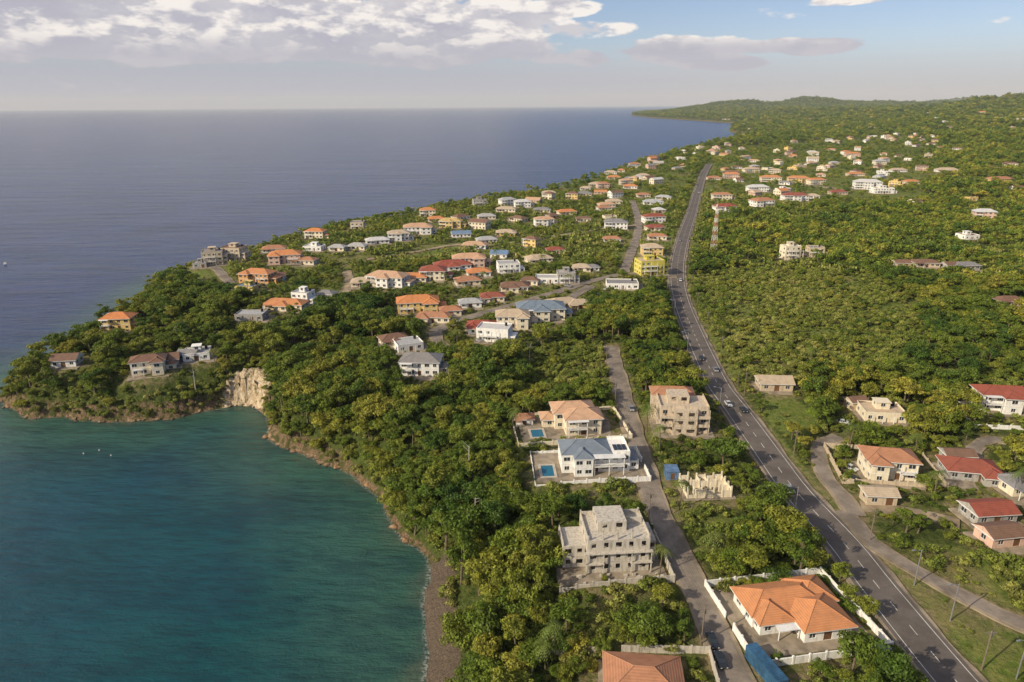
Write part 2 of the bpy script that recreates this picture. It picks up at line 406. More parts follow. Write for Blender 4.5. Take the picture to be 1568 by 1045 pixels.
RS=np.concatenate([r[0] for r in ROADS]); RZ=np.concatenate([r[2] for r in ROADS]); RH=np.concatenate([np.full(len(r[0]),r[1]) for r in ROADS])
def roadd(x,y):
    e=np.full(x.shape,1e9); z=np.zeros(x.shape)
    for i in range(0,len(x),4000):
        xs=x[i:i+4000,None]; ys=y[i:i+4000,None]
        q=np.hypot(xs-RS[:,0],ys-RS[:,1])-RH
        j=q.argmin(1); e[i:i+4000]=q[np.arange(len(j)),j]; z[i:i+4000]=RZ[j]
    return e,z
# ---------------------------------------------------------------- foreground buildings
BTRIM=simple('trim_beige',(.5,.43,.34),.8,.3); GTRIM=simple('trim_raw_concrete',(.45,.41,.35),.9,.4)
def villa_orange():
    x,y=P(1212,935,2.5); z=H1(x,y)+.3; a=math.radians(9); PADS.append((x,y,13,z-.2,20,16,a))
    par=empty('orange_roof_villa',(x,y,z),a); B=newB()
    for i,q in enumerate([(-9.5,7.5,-1,7.5),(-1,9.5,-7,3),(-9,-2,-3.5,4),(3,10.5,1,8.5)]):
        block(B,*q,-.02*i,1,fh=3.2,door=(i==1)); hip(B['r'],B['f'],*q,3.2-.05*i,ov=.8,slope=.5,caps=B['c'])
    balcony(B,-6,-1.3,-3.5,0,2.3,1); B['f'].box(-6.3,-1.2,-6.2,-4.4,2.78,2.95)
    B['p'].box(-13,14,-9.5,12,-.6,-.06)
    mk(B,par,'white','orange')
    wallring(0,0,29,25,9,xy=(x+.8,y+1),gate=3)
villa_orange()
house(985,1052,14,12,1,-6,'cream','terra','hip','fr',name='terracotta_roof_villa')
wallring(955,1050,36,17,-4,WM('concrete'),1.6)
def unfinished():
    x,y=P(935,828,4.5); z=H1(x,y)+.3; a=math.radians(4); PADS.append((x,y,12,z-.3,18,14,a))
    par=empty('unfinished_concrete_building',(x,y,z),a); B=newB(); r=random.Random(4)
    block(B,-7,8,-6.5,5,0,3,glass=False,gap=2.9,ww=1.1,rr=r,zb=.9,zt=2.3)
    block(B,-12.5,-7.01,-4,4,-.02,2,glass=False,gap=2.6,ww=1.2,rr=r)
    block(B,-4,3,-3,4,9.0,1,2.6,glass=False,gap=2.4,ww=1.2,rr=r)
    block(B,8.01,10.5,-3,4.5,-.03,2,glass=False,gap=2.6,rr=r)
    W=B['w']
    for sx in (-7,-3.5,0,3.5,7.6):
        W.box(sx,sx+.35,-6.45,-6.1,9.0,9.9+r.random()); W.box(sx,sx+.35,4.6,4.95,9.0,10.2)
    W.box(-7.8,8.6,-7.6,-6.52,5.75,5.95); W.box(-7.4,-3,-7.6,-6.52,2.8,2.97); W.box(3.3,8.6,-7.6,-6.52,2.8,2.97)
    W.box(-7,-6.8,-6.4,4.5,9,9.7); W.box(7.8,8,-6.4,4.5,9,9.7); W.box(-12.4,-12.2,-3.9,3.9,5.98,6.8)
    W.box(-6.7,7.7,4.2,4.4,9,10.1); W.box(3.2,7.5,0,.2,9,10.6)
    for sx in (-7.6,-3.3,3.5,8.2): W.box(sx,sx+.25,-7.4,-7.15,-.5,5.74)
    for i in range(26):
        xx,yy=r.uniform(-12,12),r.uniform(-10.5,-7.8) if i%2 else r.uniform(5.5,8.5); s=r.uniform(.3,.9); W.box(xx,xx+s,yy,yy+s*.7,-.05,r.uniform(.2,.8))
    for sx in (-7,-3.5,0,3.5,7.6):
        for k in range(2): B['m'].beam((sx+.1+.15*k,-6.3,9.8),(sx+.1+.15*k,-6.3,11.6),.03,n=3)
    B['p'].box(-14,12,-10.5,8.5,-.8,-.06)
    mk(B,par,'concrete','gray',GTRIM)
    wallring(0,0,27,20,4,WM('concrete'),1.8,xy=(x-.5,y-1),gate=1)
unfinished()
POOLW,_t=newmat('pool_water'); _g=nd(_t,'ShaderNodeTexCoord').outputs['Object']; _n=noise(_t,_g,2,3); finish(_t,mixc(_t,_n,(.015,.1,.17),(.04,.17,.25)),.06,bump(_t,_n,.2,.05),.5)
def pool(hx,hy,hz,ha,lx,ly,w,d):
    x=hx+lx*math.cos(ha)-ly*math.sin(ha); y=hy+lx*math.sin(ha)+ly*math.cos(ha); par=empty('swimming_pool',(x,y,hz),ha); M=MB(); W=MB()
    for q in ((-w/2-.8,w/2+.8,-d/2-.8,-d/2),(-w/2-.8,w/2+.8,d/2,d/2+.8),(-w/2-.8,-w/2,-d/2,d/2),(w/2,w/2+.8,-d/2,d/2)): M.box(*q,-2,.12)
    W.box(-w/2,w/2,-d/2,d/2,-1.5,.03); M.obj('pool_coping',simple('coping_stone',(.45,.4,.33),.8,.2),par); W.obj('pool_water',POOLW,par)
def white_villa():
    x,y=P(908,700,3.2); z=H1(x,y)+.3; a=math.radians(3); PADS.append((x,y,15,z-.2,26,16,a)); PADS.append((x-14,y-1,7,z-.2,9,12,a))
    par=empty('white_modern_villa',(x,y,z),a); B=newB()
    block(B,-10,10.5,-4,6,0,2,gap=2.9,door=True); hip(B['r'],B['f'],-9.6,4.5,-3.4,5.6,6.0,ov=.7,slope=.45,caps=B['c'])
    block(B,-6.5,-1,-6.5,-1,-.02,2,gap=2.4); hip(B['r'],B['f'],-6.2,-1.3,-6.2,0,5.96,ov=.6,slope=.5,caps=B['c'])
    for q in ((5.3,10.5,-4,-3.8),(10.3,10.5,-3.8,6),(5.3,10.3,5.8,6)): B['w'].box(*q,6,6.7)
    balcony(B,-.6,8.5,-4,0,2.4,2); B['f'].box(-.8,8.7,-6.6,-4.1,5.8,5.97)
    block(B,10.51,13.5,-3,4,-.03,1,gap=2.4); B['r'].box(10.6,13.6,-3.1,4.1,2.98,3.1)
    B['p'].box(-18,14.5,-9,8.5,-.7,-.06); mk(B,par,'white','slate')
    S=MB()
    for i in range(3): S.box(6+i*1.4,7.2+i*1.4,-2,1.5,6.15,6.22)
    S.obj('solar_panels',GLASS,par)
    wallring(0,0,34,19,3,WM('white'),1.5,xy=(x-1.5,y-.5),gate=1)
    pool(x,y,z,a,-14.2,-2.5,3.6,6.5)
white_villa()
def villa_e():
    x,y=P(884,642,3.2); z=H1(x,y)+.3; a=math.radians(6); PADS.append((x,y,14,z-.2,24,16,a)); PADS.append((x-15,y-1,7,z-.2,9,12,a))
    par=empty('pale_orange_roof_villa',(x,y,z),a); B=newB()
    for i,(q,f) in enumerate([((-8,6,-1,8),2),((-5,7,-6.5,2),2),((4,9,0,8),1),((-12,-7,1,7),1)]):
        block(B,*q,-.02*i,f,door=(i==1)); hip(B['r'],B['f'],*q,3.0*f-.05*i,ov=.7,slope=.45,caps=B['c'])
    balcony(B,-4.5,2,-6.5,0,2,2); B['f'].box(-4.8,2.3,-8.7,-7.3,5.75,5.9)
    B['p'].box(-20,12,-9.5,9.5,-.7,-.06); mk(B,par,'cream','pale'); wallring(0,0,38,25,6,WM('cream'),1.5,xy=(x-3,y),gate=1)
    pool(x,y,z,a,-14.5,-3.5,4,5.5)
villa_e()
house(803,645,6,5,1,0,'white','terra','hip','n',name='pool_house',yard=False)
def apartment():
    x,y=P(1043,632,5); z=H1(x,y)+.3; a=math.radians(-4); PADS.append((x,y,13,z-.2,20,18,a))
    par=empty('apartment_block',(x,y,z),a); B=newB(); r=random.Random(9)
    block(B,-8,8,-6,5,0,3,gap=3,ww=1.5,rr=r,glass=True); block(B,-4,4,-8,-5.5,-.02,3,gap=3,ww=2,rr=r,glass=False)
    block(B,-9,5,5.01,12,-.03,3,gap=3,rr=r); hip(B['r'],B['f'],-9,5,5.5,12,9,ov=.7,slope=.45,caps=B['c'])
    block(B,-5,2,-2,4,9.01,1,2.7,gap=2.4,rr=r,glass=False)
    W=B['w']
    for q in ((-8,8,-6,-5.8),(7.8,8,-5.8,5),(-8,-7.8,-5.8,5)): W.box(*q,9,9.8)
    for f in (1,2):
        W.box(4.02,8.2,-7.6,-6.02,f*3-.15,f*3+.02); W.box(-8.2,-4.02,-7.6,-6.02,f*3-.15,f*3+.02)
        W.box(4.02,8.2,-7.6,-7.45,f*3+.02,f*3+.9); W.box(-8.2,-4.02,-7.6,-7.45,f*3+.02,f*3+.9)
    for sx in (-8.1,7.85): W.box(sx,sx+.25,-7.4,-7.15,-.5,9)
    B['p'].box(-10,10,-10,12.5,-.7,-.06); mk(B,par,'beige','terra',BTRIM)
apartment()
def roofless():
    x,y=P(1080,745,1.5); z=H1(x,y)+.2; PADS.append((x,y,8,z-.2,14,10,0)); par=empty('roofless_house_shell',(x,y,z),.05); B=newB(); r=random.Random(2)
    W=B['w']
    for i in range(6):
        for j in range(4):
            xx=-6.5+i*2.5; yy=-4+j*2.7; hh=2.6+r.random()*1.2
            W.box(xx,xx+.4,yy,yy+.4,-1,hh)
            if i<5 and (j in(0,3) or r.random()<.4): W.box(xx+.4,xx+2.5,yy+.1,yy+.3,-1,r.choice([1.0,2.2,2.6]))
            if j<3 and (i in(0,5) or r.random()<.4): W.box(xx+.1,xx+.3,yy+.4,yy+2.7,-1,r.choice([1.0,2.2,2.6]))
    B['p'].box(-7.5,7.5,-5,5.5,-.6,-.02); mk(B,par,'cream','gray')
roofless()
def shed(px,py,w,d,h,c,name,rot=0):
    x,y=P(px,py,h/2); z=H1(x,y); PADS.append((x,y,max(w,d)*.55,z,w,d,math.radians(rot))); par=empty(name,(x,y,z+.1),math.radians(rot)); M=MB(); R=MB(); D=MB()
    M.box(-w/2,w/2,-d/2,d/2,-.5,h)
    n=int(w/.5)
    for i in range(n): M.box(-w/2+.1+i*w/n,-w/2+.25+i*w/n,-d/2-.04,-d/2-.002,.1,h-.1)
    n=int(d/.5)
    for i in range(n):
        M.box(-w/2-.05,-w/2-.002,-d/2+.1+i*d/n,-d/2+.3+i*d/n,.1,h-.1)
        M.box(-w/2+.1,w/2-.1,-d/2+.1+i*d/n,-d/2+.3+i*d/n,h+.002,h+.04) if d>6 else None
    if d<6: R.poly([(-w/2-.2,-d/2-.2,h+.02),(w/2+.2,-d/2-.2,h+.02),(w/2+.2,d/2+.2,h+.35),(-w/2-.2,d/2+.2,h+.35)])
    D.box(-.5,.5,-d/2-.09,-d/2-.05,0,2)
    m=simple(name+'_paint',c,.5,.4,1); M.obj('body',m,par); R.obj('roof',m,par); D.obj('door',DOORM,par)
shed(1028,724,3.6,3.6,2.5,(.12,.2,.33),'blue_shed'); 
shed(1173,1022,2.5,10,2.6,(.04,.11,.2),'shipping_container',17)
house(1185,588,12,8,1,-4,'tan','tan','gable',name='cottage')
house(1352,632,15,10,1,-8,'cream','tan','flat',name='flat_roof_house'); 
house(1310,618,6,5,1,10,'tan','brown','gable',name='cottage',yard=False)
house(1360,712,14,10,2,-10,'cream','terra','hip','fl',name='red_roof_house'); wallring(1350,715,28,22,-10,WM('tan'),1.4)
house(1485,722,14,10,1,-12,'gray','red','hip','fr',name='red_roof_house')
house(1538,612,18,10,2,-8,'white','red','hip','c',name='red_roof_house'); wallring(1550,640,34,20,-8,WM('white'),1.5)
house(1512,785,11,7,1,5,'gray','red','gable',name='cottage'); house(1530,820,9,6,1,8,'pink','brown','gable',name='cottage')
house(1345,760,8,5,1,-5,'tan','tan','gable',name='cottage',yard=False); house(1465,700,8,5,1,-5,'gray','brown','gable',name='cottage',yard=False)
house(1565,745,10,8,1,5,'cream','gray','hip','n',name='bungalow')
M_=[(640,468,22,14,2,8,'yellow','orange','hip','fr'),(665,488,17,9,1,5,'cream','terra','hip','fl'),(645,560,16,12,2,-4,'white','gray','hip','n'),(627,528,13,10,1,10,'white','lgray','flat','a'),(603,522,12,9,1,15,'cream','brown','hip','c'),
(738,502,14,10,1,-5,'white','red','hip','fl'),(760,510,17,10,2,-6,'white','white','flat','a'),(785,490,16,12,2,5,'cream','tan','hip','fr'),(828,478,24,15,2,12,'cream','slate','hip','c'),(862,466,16,10,1,10,'tan','tan','hip','fl'),(887,468,12,9,1,10,'yellow','tan','hip','n'),
(720,466,12,8,1,0,'white','lgray','hip','n'),(754,457,13,9,1,10,'cream','red','hip','fl'),(788,441,16,10,1,5,'cream','brown','hip','c'),(690,478,11,8,1,0,'cream','terra','hip','n'),
(182,494,14,11,2,-8,'yellow','orange','hip','n'),(228,560,13,9,2,10,'cream','brown','hip','fr'),(255,553,10,8,1,12,'gray','brown','gable','n'),(103,553,10,8,1,0,'white','brown','gable','n'),(305,543,12,9,1,10,'white','lgray','flat','n'),(290,545,8,6,1,0,'gray','gray','gable','n'),
(437,468,22,11,1,-8,'cream','orange','hip','c'),(388,484,16,9,1,3,'gray','lgray','flat','n'),(466,455,11,9,2,0,'white','lgray','flat','n'),(500,453,10,8,1,0,'cream','gray','hip','n'),(395,424,20,12,2,-8,'orange','orange','hip','fl'),(382,441,14,10,1,-8,'yellow','blue','flat','a'),(420,425,13,9,1,4,'white','terra','hip','n'),
(328,394,15,13,3,5,'tan','gray','flat','a'),(360,388,17,13,3,-5,'tan','brown','flat','a'),(308,406,10,6,1,0,'gray','lgray','flat','n'),(437,395,22,14,2,-5,'pink','orange','hip','fl'),(420,383,17,11,1,0,'white','terra','hip','n'),(466,401,17,10,1,-5,'cream','terra','hip','n'),
(483,359,16,11,2,0,'cream','orange','hip','n'),(483,380,16,10,1,0,'white','white','flat','n'),(517,381,12,9,1,0,'cream','lgray','hip','n'),(547,379,14,10,1,0,'cream','lgray','hip','n'),(549,345,13,12,2,0,'tan','gray','flat','n'),(578,370,18,10,1,5,'white','white','hip','n'),(610,362,17,11,2,0,'white','tan','hip','c'),(640,352,24,14,2,8,'white','pale','hip','fr'),(655,326,16,12,2,0,'cream','orange','hip','n'),(668,337,15,10,1,0,'cream','orange','hip','n'),(690,343,20,12,2,5,'yellow','yellow','hip','c'),(706,360,16,9,1,5,'white','blue','gable','n'),
(735,310,16,12,2,0,'gray','gray','flat','n'),(745,333,17,11,1,0,'cream','lgray','hip','n'),(745,369,16,10,1,6,'white','lgray','hip','n'),(775,358,17,11,1,0,'yellow','tan','hip','fr'),(775,322,20,11,1,0,'cream','tan','hip','n'),(800,313,17,11,2,0,'white','white','hip','n'),(830,323,17,10,1,0,'cream','gray','hip','n'),(833,340,18,11,2,0,'white','pale','hip','c'),(868,326,19,11,1,0,'cream','orange','hip','n'),(893,337,14,9,1,0,'cream','brown','hip','n'),(840,297,18,11,1,0,'cream','tan','hip','n'),
(693,408,24,14,1,0,'white','red','hip','c'),(718,400,22,13,2,0,'pink','pale','hip','fr'),(663,420,16,14,2,8,'cream','red','hip','n'),(632,427,18,11,1,8,'cream','orange','hip','n'),(593,429,24,14,2,-6,'white','pale','hip','c'),(560,434,17,11,1,-6,'cream','tan','hip','n'),(733,419,15,10,1,0,'white','orange','hip','n'),(765,391,12,9,1,0,'white','blue','gable','n'),(780,409,16,11,2,0,'white','lgray','flat','n'),(825,398,18,11,1,0,'cream','tan','hip','fl'),(850,385,13,9,1,0,'cream','red','hip','n'),(845,428,20,10,1,0,'white','lgray','flat','n'),(868,424,12,9,2,0,'gray','lgray','flat','n'),(891,412,12,9,1,0,'cream','tan','hip','n'),(812,432,10,8,1,0,'cream','brown','hip','n'),(716,432,15,10,1,0,'cream','terra','hip','n'),(905,412,10,7,1,0,'white','gray','hip','n'),
(955,436,21,12,1,-5,'white','gray','flat','n'),(996,408,18,12,3,0,'lemon','tan','flat','a'),(998,384,15,12,2,0,'yellow','tan','hip','n'),(1001,336,20,12,2,0,'white','red','hip','n'),(1003,350,16,10,1,0,'cream','red','hip','c'),(1006,364,15,9,1,0,'cream','terra','hip','n'),(1000,311,22,13,1,0,'white','lgray','hip','c'),(943,345,20,14,2,0,'white','gray','hip','n'),(937,368,14,9,1,0,'white','terra','hip','n'),(940,310,18,12,1,0,'cream','tan','hip','n'),(913,284,20,14,1,0,'cream','tan','hip','n'),(940,273,20,13,1,0,'cream','orange','hip','n'),(965,287,18,12,1,0,'white','orange','hip','n'),(925,320,15,10,1,0,'white','terra','hip','n'),(985,270,18,12,1,0,'cream','tan','hip','n'),(895,298,16,11,1,0,'cream','gray','hip','n'),(985,300,16,11,1,0,'cream','terra','hip','n'),
(1110,320,22,13,2,0,'white','red','hip','c'),(1105,302,22,12,2,0,'cream','terra','hip','n'),(1167,311,24,14,2,0,'white','terra','hip','fl'),(1160,290,26,14,2,0,'white','white','hip','n'),(1217,303,28,14,2,0,'white','red','hip','c'),(1283,296,20,12,1,0,'tan','red','hip','n'),(1328,284,32,16,3,0,'white','white','hip','c'),(1352,292,26,14,2,0,'white','tan','flat','n'),(1180,275,28,14,2,0,'cream','orange','hip','n'),(1222,276,28,14,2,0,'yellow','orange','hip','c'),(1250,279,22,12,2,0,'cream','orange','hip','n'),(1120,270,24,13,2,0,'pink','orange','hip','n'),(1093,274,20,12,1,0,'cream','terra','hip','n'),(1150,262,26,14,2,0,'cream','tan','hip','n'),
(1211,386,13,9,3,5,'cream','white','open','a'),(1249,385,12,9,2,0,'tan','gray','open','a'),(1417,405,16,9,1,-8,'tan','brown','hip','n'),(1478,409,16,9,1,0,'gray','gray','hip','n'),(1455,408,10,7,1,0,'gray','brown','gable','n'),(1380,405,9,7,1,0,'tan','brown','gable','n'),(1545,463,14,9,1,0,'tan','brown','hip','n'),
(1450,262,30,15,1,0,'white','tan','hip','c'),(1305,238,28,14,2,0,'pink','orange','hip','n'),(1530,276,32,14,1,0,'yellow','terra','hip','n'),(1310,268,24,13,1,0,'cream','orange','hip','n'),(1375,262,24,13,1,0,'white','tan','hip','n'),(1395,280,20,12,1,0,'cream','orange','hip','n')]
NM={'open':'unfinished_house','flat':'flat_roof_house','gable':'cottage','hip':'hip_roof_house'}
for i,(px,py,w,d,fl,rot,wa,ro,kd,wg) in enumerate(M_):
    house(px,py,w,d,fl,rot+random.uniform(-14,14),wa,ro,kd,wg,name=NM[kd])
def fill(poly,n,mind,seed,scale=1.0,fls=(1,1,2),nm=None):
    r=random.Random(seed); W=PP(poly); xs=[p[0] for p in W]; ys=[p[1] for p in W]; k=0
    cx=np.array([r.uniform(min(xs),max(xs)) for _ in range(n*24)]); cy=np.array([r.uniform(min(ys),max(ys)) for _ in range(n*24)])
    cl=.5+.5*np.sin(cx/(mind*2.6)+seed)*np.cos(cy/(mind*3.7)+seed*2)
    ok=inpoly(cx,cy,W)&(cl>np.array([r.random()*.95 for _ in cx])); cx=cx[ok]; cy=cy[ok]; dd=sdist(cx,cy); e,_=roadd(cx,cy)
    for x,y,d,ee in zip(cx,cy,dd,e):
        if d<18 or ee<11: continue
        if any((x-p[0])**2+(y-p[1])**2<mind**2 for p in PADS): continue
        kd=r.choices(['hip','flat','gable','open'],[7,2,2,.6])[0]; fl=r.choice(fls)
        house(x,y,r.uniform(10,19)*scale,r.uniform(8,12)*scale,fl,r.uniform(-45,45),r.choice(['white','white','white','cream','cream','tan','pink','yellow']),r.choice(['orange','terra','tan','lgray','white','brown','pale','gray','brown']),kd,'n',name=NM[kd],xy=(x,y),yard=(r.random()<.6)); k+=1
        if k>=n: break
fill([(1085,258),(1400,245),(1390,300),(1230,312),(1085,300)],28,28,1,1.1,(1,1,2))
fill([(1110,222),(1568,195),(1568,262),(1100,255)],56,42,2,1.1,(1,2,2))
fill([(470,390),(740,322),(900,290),(1020,262),(1040,330),(1000,420),(850,440),(600,440)],24,25,3)
fill([(1000,184),(1180,182),(1568,160),(1568,196),(1180,207),(1130,200)],50,75,5,1.6,(1,2,2))
fill([(1350,440),(1568,400),(1568,270),(1300,315)],5,60,6,1.0,(1,2))
fill([(1000,245),(1130,222),(1100,262),(1020,262)],18,32,7,1.1,(1,2,2))
fill([(900,262),(1000,242),(1030,262),(930,290)],10,30,8,1.1,(1,2))
print('houses',len(PADS),time.time()-T0)
# ---------------------------------------------------------------- zones
FIELDS=[PP(l) for l in ([(618,392),(640,376),(705,372),(720,382),(690,392),(650,400)],[(262,430),(285,416),(330,415),(342,428),(300,438)],[(1322,845),(1340,833),(1420,890),(1500,930),(1568,965),(1568,1060),(1500,1060),(1430,975)],
  [(1170,640),(1165,608),(1205,600),(1255,640),(1240,665),(1205,668)],[(1250,800),(1190,700),(1160,645),(1180,650),(1240,720),(1300,795),(1290,800)],[(470,455),(500,440),(530,455),(510,470)],[(1450,870),(1500,860),(1560,900),(1510,915)],[(1440,560),(1480,565),(1475,585),(1445,580)],[(1215,505),(1260,500),(1290,515),(1240,522)],[(1290,425),(1320,420),(1330,445),(1300,445)],[(1120,470),(1150,465),(1160,480),(1130,490)],[(1340,470),(1400,462),(1405,475),(1350,485)],[(500,398),(560,390),(580,402),(520,412)],[(780,376),(840,368),(850,378),(800,386)])]
SCRUB=[PP(l) for l in ([(1075,420),(1190,400),(1330,420),(1400,470),(1420,540),(1300,575),(1180,590),(1110,570),(1065,490)],[(800,545),(850,520),(925,530),(935,600),(880,610),(800,615)],[(830,760),(1000,740),(1010,790),(900,770),(840,800)],[(480,412),(620,375),(740,380),(720,395),(560,415)],[(1380,820),(1470,840),(1568,870),(1568,945),(1480,905),(1400,860)],[(1020,870),(900,1000),(880,960),(960,880)],[(1100,280),(1060,400),(1050,330)],[(760,390),(900,350),(960,330),(940,400),(820,420)],[(1000,760),(1060,850),(1110,850),(1130,790),(1060,760)])]
SETTLE=[PP(l) for l in ([(260,430),(300,400),(480,350),(740,305),(900,275),(1020,245),(1060,262),(1040,340),(1030,430),(900,480),(700,500),(560,450),(400,470)],[(1085,225),(1400,205),(1450,262),(1400,310),(1080,330)])]
def vn(x,y,s,seed=0):
    return .5+.25*(np.sin(x/s+seed)*np.cos(y/s*1.3+seed*2)+np.sin(x/s*.47+y/s*.71+seed)*np.cos(y/s*.53-x/s*.37))*1.0+.12*np.sin(x/s*2.3+y/s*1.9+seed)
def glade(x,y): # light clearings in the inland woodland
    return ((vn(x,y,27,7.)+.35*vn(x,y,9,3.)-.175)>.80)&(x>100)&(y>200)&(np.hypot(x,y)<2600)
# ---------------------------------------------------------------- terrain sheet
NR,NA=760,470
rad=np.r_[np.geomspace(45,16500,NR)]; an=np.radians(np.linspace(-52,52,NA))
RR,AA=np.meshgrid(rad,an,indexing='ij'); TX=(RR*np.sin(AA)).ravel(); TY=(RR*np.cos(AA)-8).ravel()
TD=sdist(TX,TY); TZ=Hd(TX,TY,TD)
yard=np.zeros(len(TX))
for p in PADS:
    x,y,R,z=p[:4]; m=np.where((np.abs(TX-x)<R+10)&(np.abs(TY-y)<R+10))[0]
    if len(m)==0: continue
    q=np.hypot(TX[m]-x,TY[m]-y); w=1-sst(q,R,R+8); TZ[m]=TZ[m]*(1-w)+(z)*w; yard[m]=np.maximum(yard[m],1-sst(q,R+1,R+6))
m=np.where((np.hypot(TX,TY)<2600)&(TD>0))[0]
e,z=roadd(TX[m],TY[m]); w=1-sst(e,1.3,7); TZ[m]=TZ[m]*(1-w)+(z-.45-np.maximum(np.hypot(TX[m],TY[m])-400,0)*.001)*w
roadm=np.zeros(len(TX)); roadm[m]=1-sst(e,1,4)
def inany(x,y,L):
    r=np.zeros(x.shape,bool)
    for p in L: r|=inpoly(x,y,p)
    return r
field=inany(TX,TY,FIELDS).astype(float); scrub=(inany(TX,TY,SCRUB)|inany(TX,TY,SETTLE)|glade(TX,TY)).astype(float)
dclf=np.hypot(TX-CLF[0],TY-CLF[1])
cr=(sst(TD,0,2)-sst(TD,5,12))*sst(TY,190,225)*(1+1.2*(1-sst(dclf,8,20)))
TZ=TZ+cr*.9*(np.sin(TX*1.1+np.sin(TY*.7)*2)*np.sin(TY*1.3)+.6*np.sin(TX*2.7+TY*1.9))
def gridmesh(name,x,y,z,nr,na,attrs):
    me=bpy.data.meshes.new(name); n=nr*na
    me.vertices.add(n); me.vertices.foreach_set('co',np.stack([x,y,z],1).astype(np.float32).ravel())
    i=np.arange(nr-1)[:,None]*na+np.arange(na-1)[None]; i=i.ravel(); k=len(i)
    q=np.stack([i,i+na,i+na+1,i+1],1)
    q=q[:,[0,3,2,1]].ravel()
    me.loops.add(4*k); me.loops.foreach_set('vertex_index',q.astype(np.int32)); me.polygons.add(k)
    me.polygons.foreach_set('loop_start',np.arange(k,dtype=np.int32)*4); me.polygons.foreach_set('loop_total',np.full(k,4,np.int32))
    me.polygons.foreach_set('use_smooth',np.ones(k,bool)); me.update(calc_edges=True); me.validate()
    for an_,v in attrs.items():
        a=me.attributes.new(an_,'FLOAT','POINT'); a.data.foreach_set('value',v.astype(np.float32))
    if me.polygons[0].normal.z<0: me.flip_normals()
    o=bpy.data.objects.new(name,me); scene.collection.objects.link(o); return o
hd=sst(TY,205,222)
shore=np.clip(1-sst(TD,.6+1.2*hd,1.8+3.2*hd),0,1); beach=(1-sst(TD,5,9))*(1-sst(TY,148,165))
clf=(1-sst(dclf,7,13))*(1-sst(TD,9,15))
ter=gridmesh('terrain',TX,TY,TZ,NR,NA,{'shore':shore,'beach':beach,'cliff':clf,'field':field,'scrub':scrub,'yard':np.maximum(yard,roadm)})
GM,t=newmat('ground'); g=nd(t,'ShaderNodeNewGeometry').outputs['Position']
n1=noise(t,g,.04,6,.6); n2=noise(t,g,.45,5,.6); n3=noise(t,g,3,4,.6)
base=mixc(t,mr(t,n2,.35,.65),(.05,.07,.015),(.1,.12,.03)); base=mixc(t,mr(t,n1,.58,.72,0,.5),base,(.16,.12,.06))
grass=mixc(t,mr(t,n2,.35,.7),(.12,.17,.03),(.21,.22,.06)); grass=mixc(t,mr(t,n1,.5,.62,0,.6),grass,(.26,.2,.1))
c=mixc(t,mth(t,'MULTIPLY',attr(t,'scrub'),.75),base,grass); c=mixc(t,attr(t,'field'),c,grass)
soil=mixc(t,mr(t,n2,.4,.6),(.14,.15,.045),(.3,.23,.13)); c=mixc(t,mth(t,'MULTIPLY',attr(t,'yard'),.8),c,soil)
rock=mixc(t,mr(t,n3,.35,.65),(.09,.065,.04),(.3,.2,.12)); rock=mixc(t,mr(t,n2,.45,.58,0,.85),rock,(.06,.075,.02))
c=mixc(t,mr(t,attr(t,'shore'),.2,.7),c,rock)
sand=mixc(t,mr(t,n3,.3,.7),(.1,.075,.055),(.17,.13,.095)); c=mixc(t,mr(t,attr(t,'beach'),.1,.5),c,sand)
mpz=nd(t,'ShaderNodeMapping',{'Scale':(1,1,.3)}); t.links.new(g,mpz.inputs['Vector']); n4=noise(t,mpz.outputs[0],.9,6,.7,.8)
lime=mixc(t,mr(t,n4,.36,.62),(.72,.61,.44),(.42,.29,.16)); lime=mixc(t,mr(t,n3,.6,.77,0,.55),lime,(.16,.11,.06)); lime=mixc(t,mr(t,n2,.54,.62,0,.75),lime,(.1,.1,.035))
ca=mth(t,'ADD',attr(t,'cliff'),mth(t,'MULTIPLY',mth(t,'SUBTRACT',n2,.5),1.3)); c=mixc(t,mr(t,ca,.35,.55),c,lime)
hh=mth(t,'ADD',mth(t,'ADD',mth(t,'MULTIPLY',n2,1.0),mth(t,'MULTIPLY',n3,.25)),n4); finish(t,c,.95,bump(t,hh,.9,1.2),.1)
ter.data.materials.append(GM)
# ---------------------------------------------------------------- sea sheet
SR,SA=420,330
rad=np.geomspace(40,90000,SR); an=np.radians(np.linspace(-60,60,SA)); R2,A2=np.meshgrid(rad,an,indexing='ij')
sx=(R2*np.sin(A2)).ravel(); sy=(R2*np.cos(A2)).ravel(); sd=-sdist(sx,sy)
bay=1-sst(sy-0.25*sx,230,520)
sea=gridmesh('sea',sx,sy,np.zeros(len(sx)),SR,SA,{'sdist':sd,'bay':bay})
WMt,t=newmat('sea_water'); g=nd(t,'ShaderNodeNewGeometry').outputs['Position']
dd=attr(t,'sdist'); n1=noise(t,g,.012,4,.6,.5); n2=noise(t,g,.06,5,.6); n0=noise(t,g,.0022,4,.55,1.0)
dw=mth(t,'ADD',dd,mth(t,'MULTIPLY',mth(t,'SUBTRACT',n2,.5),22))
deep=mixc(t,mr(t,attr(t,'bay'),0,1),(.012,.036,.13),(.002,.062,.07))
deep=mixc(t,mr(t,n1,.4,.65,0,.4),deep,(.004,.03,.065)); deep=mixc(t,mr(t,n0,.38,.62,0,.35),deep,(.02,.06,.16))
mid=mixc(t,mr(t,dw,3,52),(.035,.1,.075),deep); c=mixc(t,mr(t,dw,-6,7),(.085,.1,.065),mid)
mp2=nd(t,'ShaderNodeMapping',{'Scale':(.3,1,1),'Rotation':(0,0,.35)}); t.links.new(g,mp2.inputs['Vector'])
w1=noise(t,mp2.outputs[0],.35,6,.62); w2=noise(t,g,1.3,4,.6); w3=noise(t,mp2.outputs[0],.05,4,.6); w4=noise(t,mp2.outputs[0],.012,4,.6)
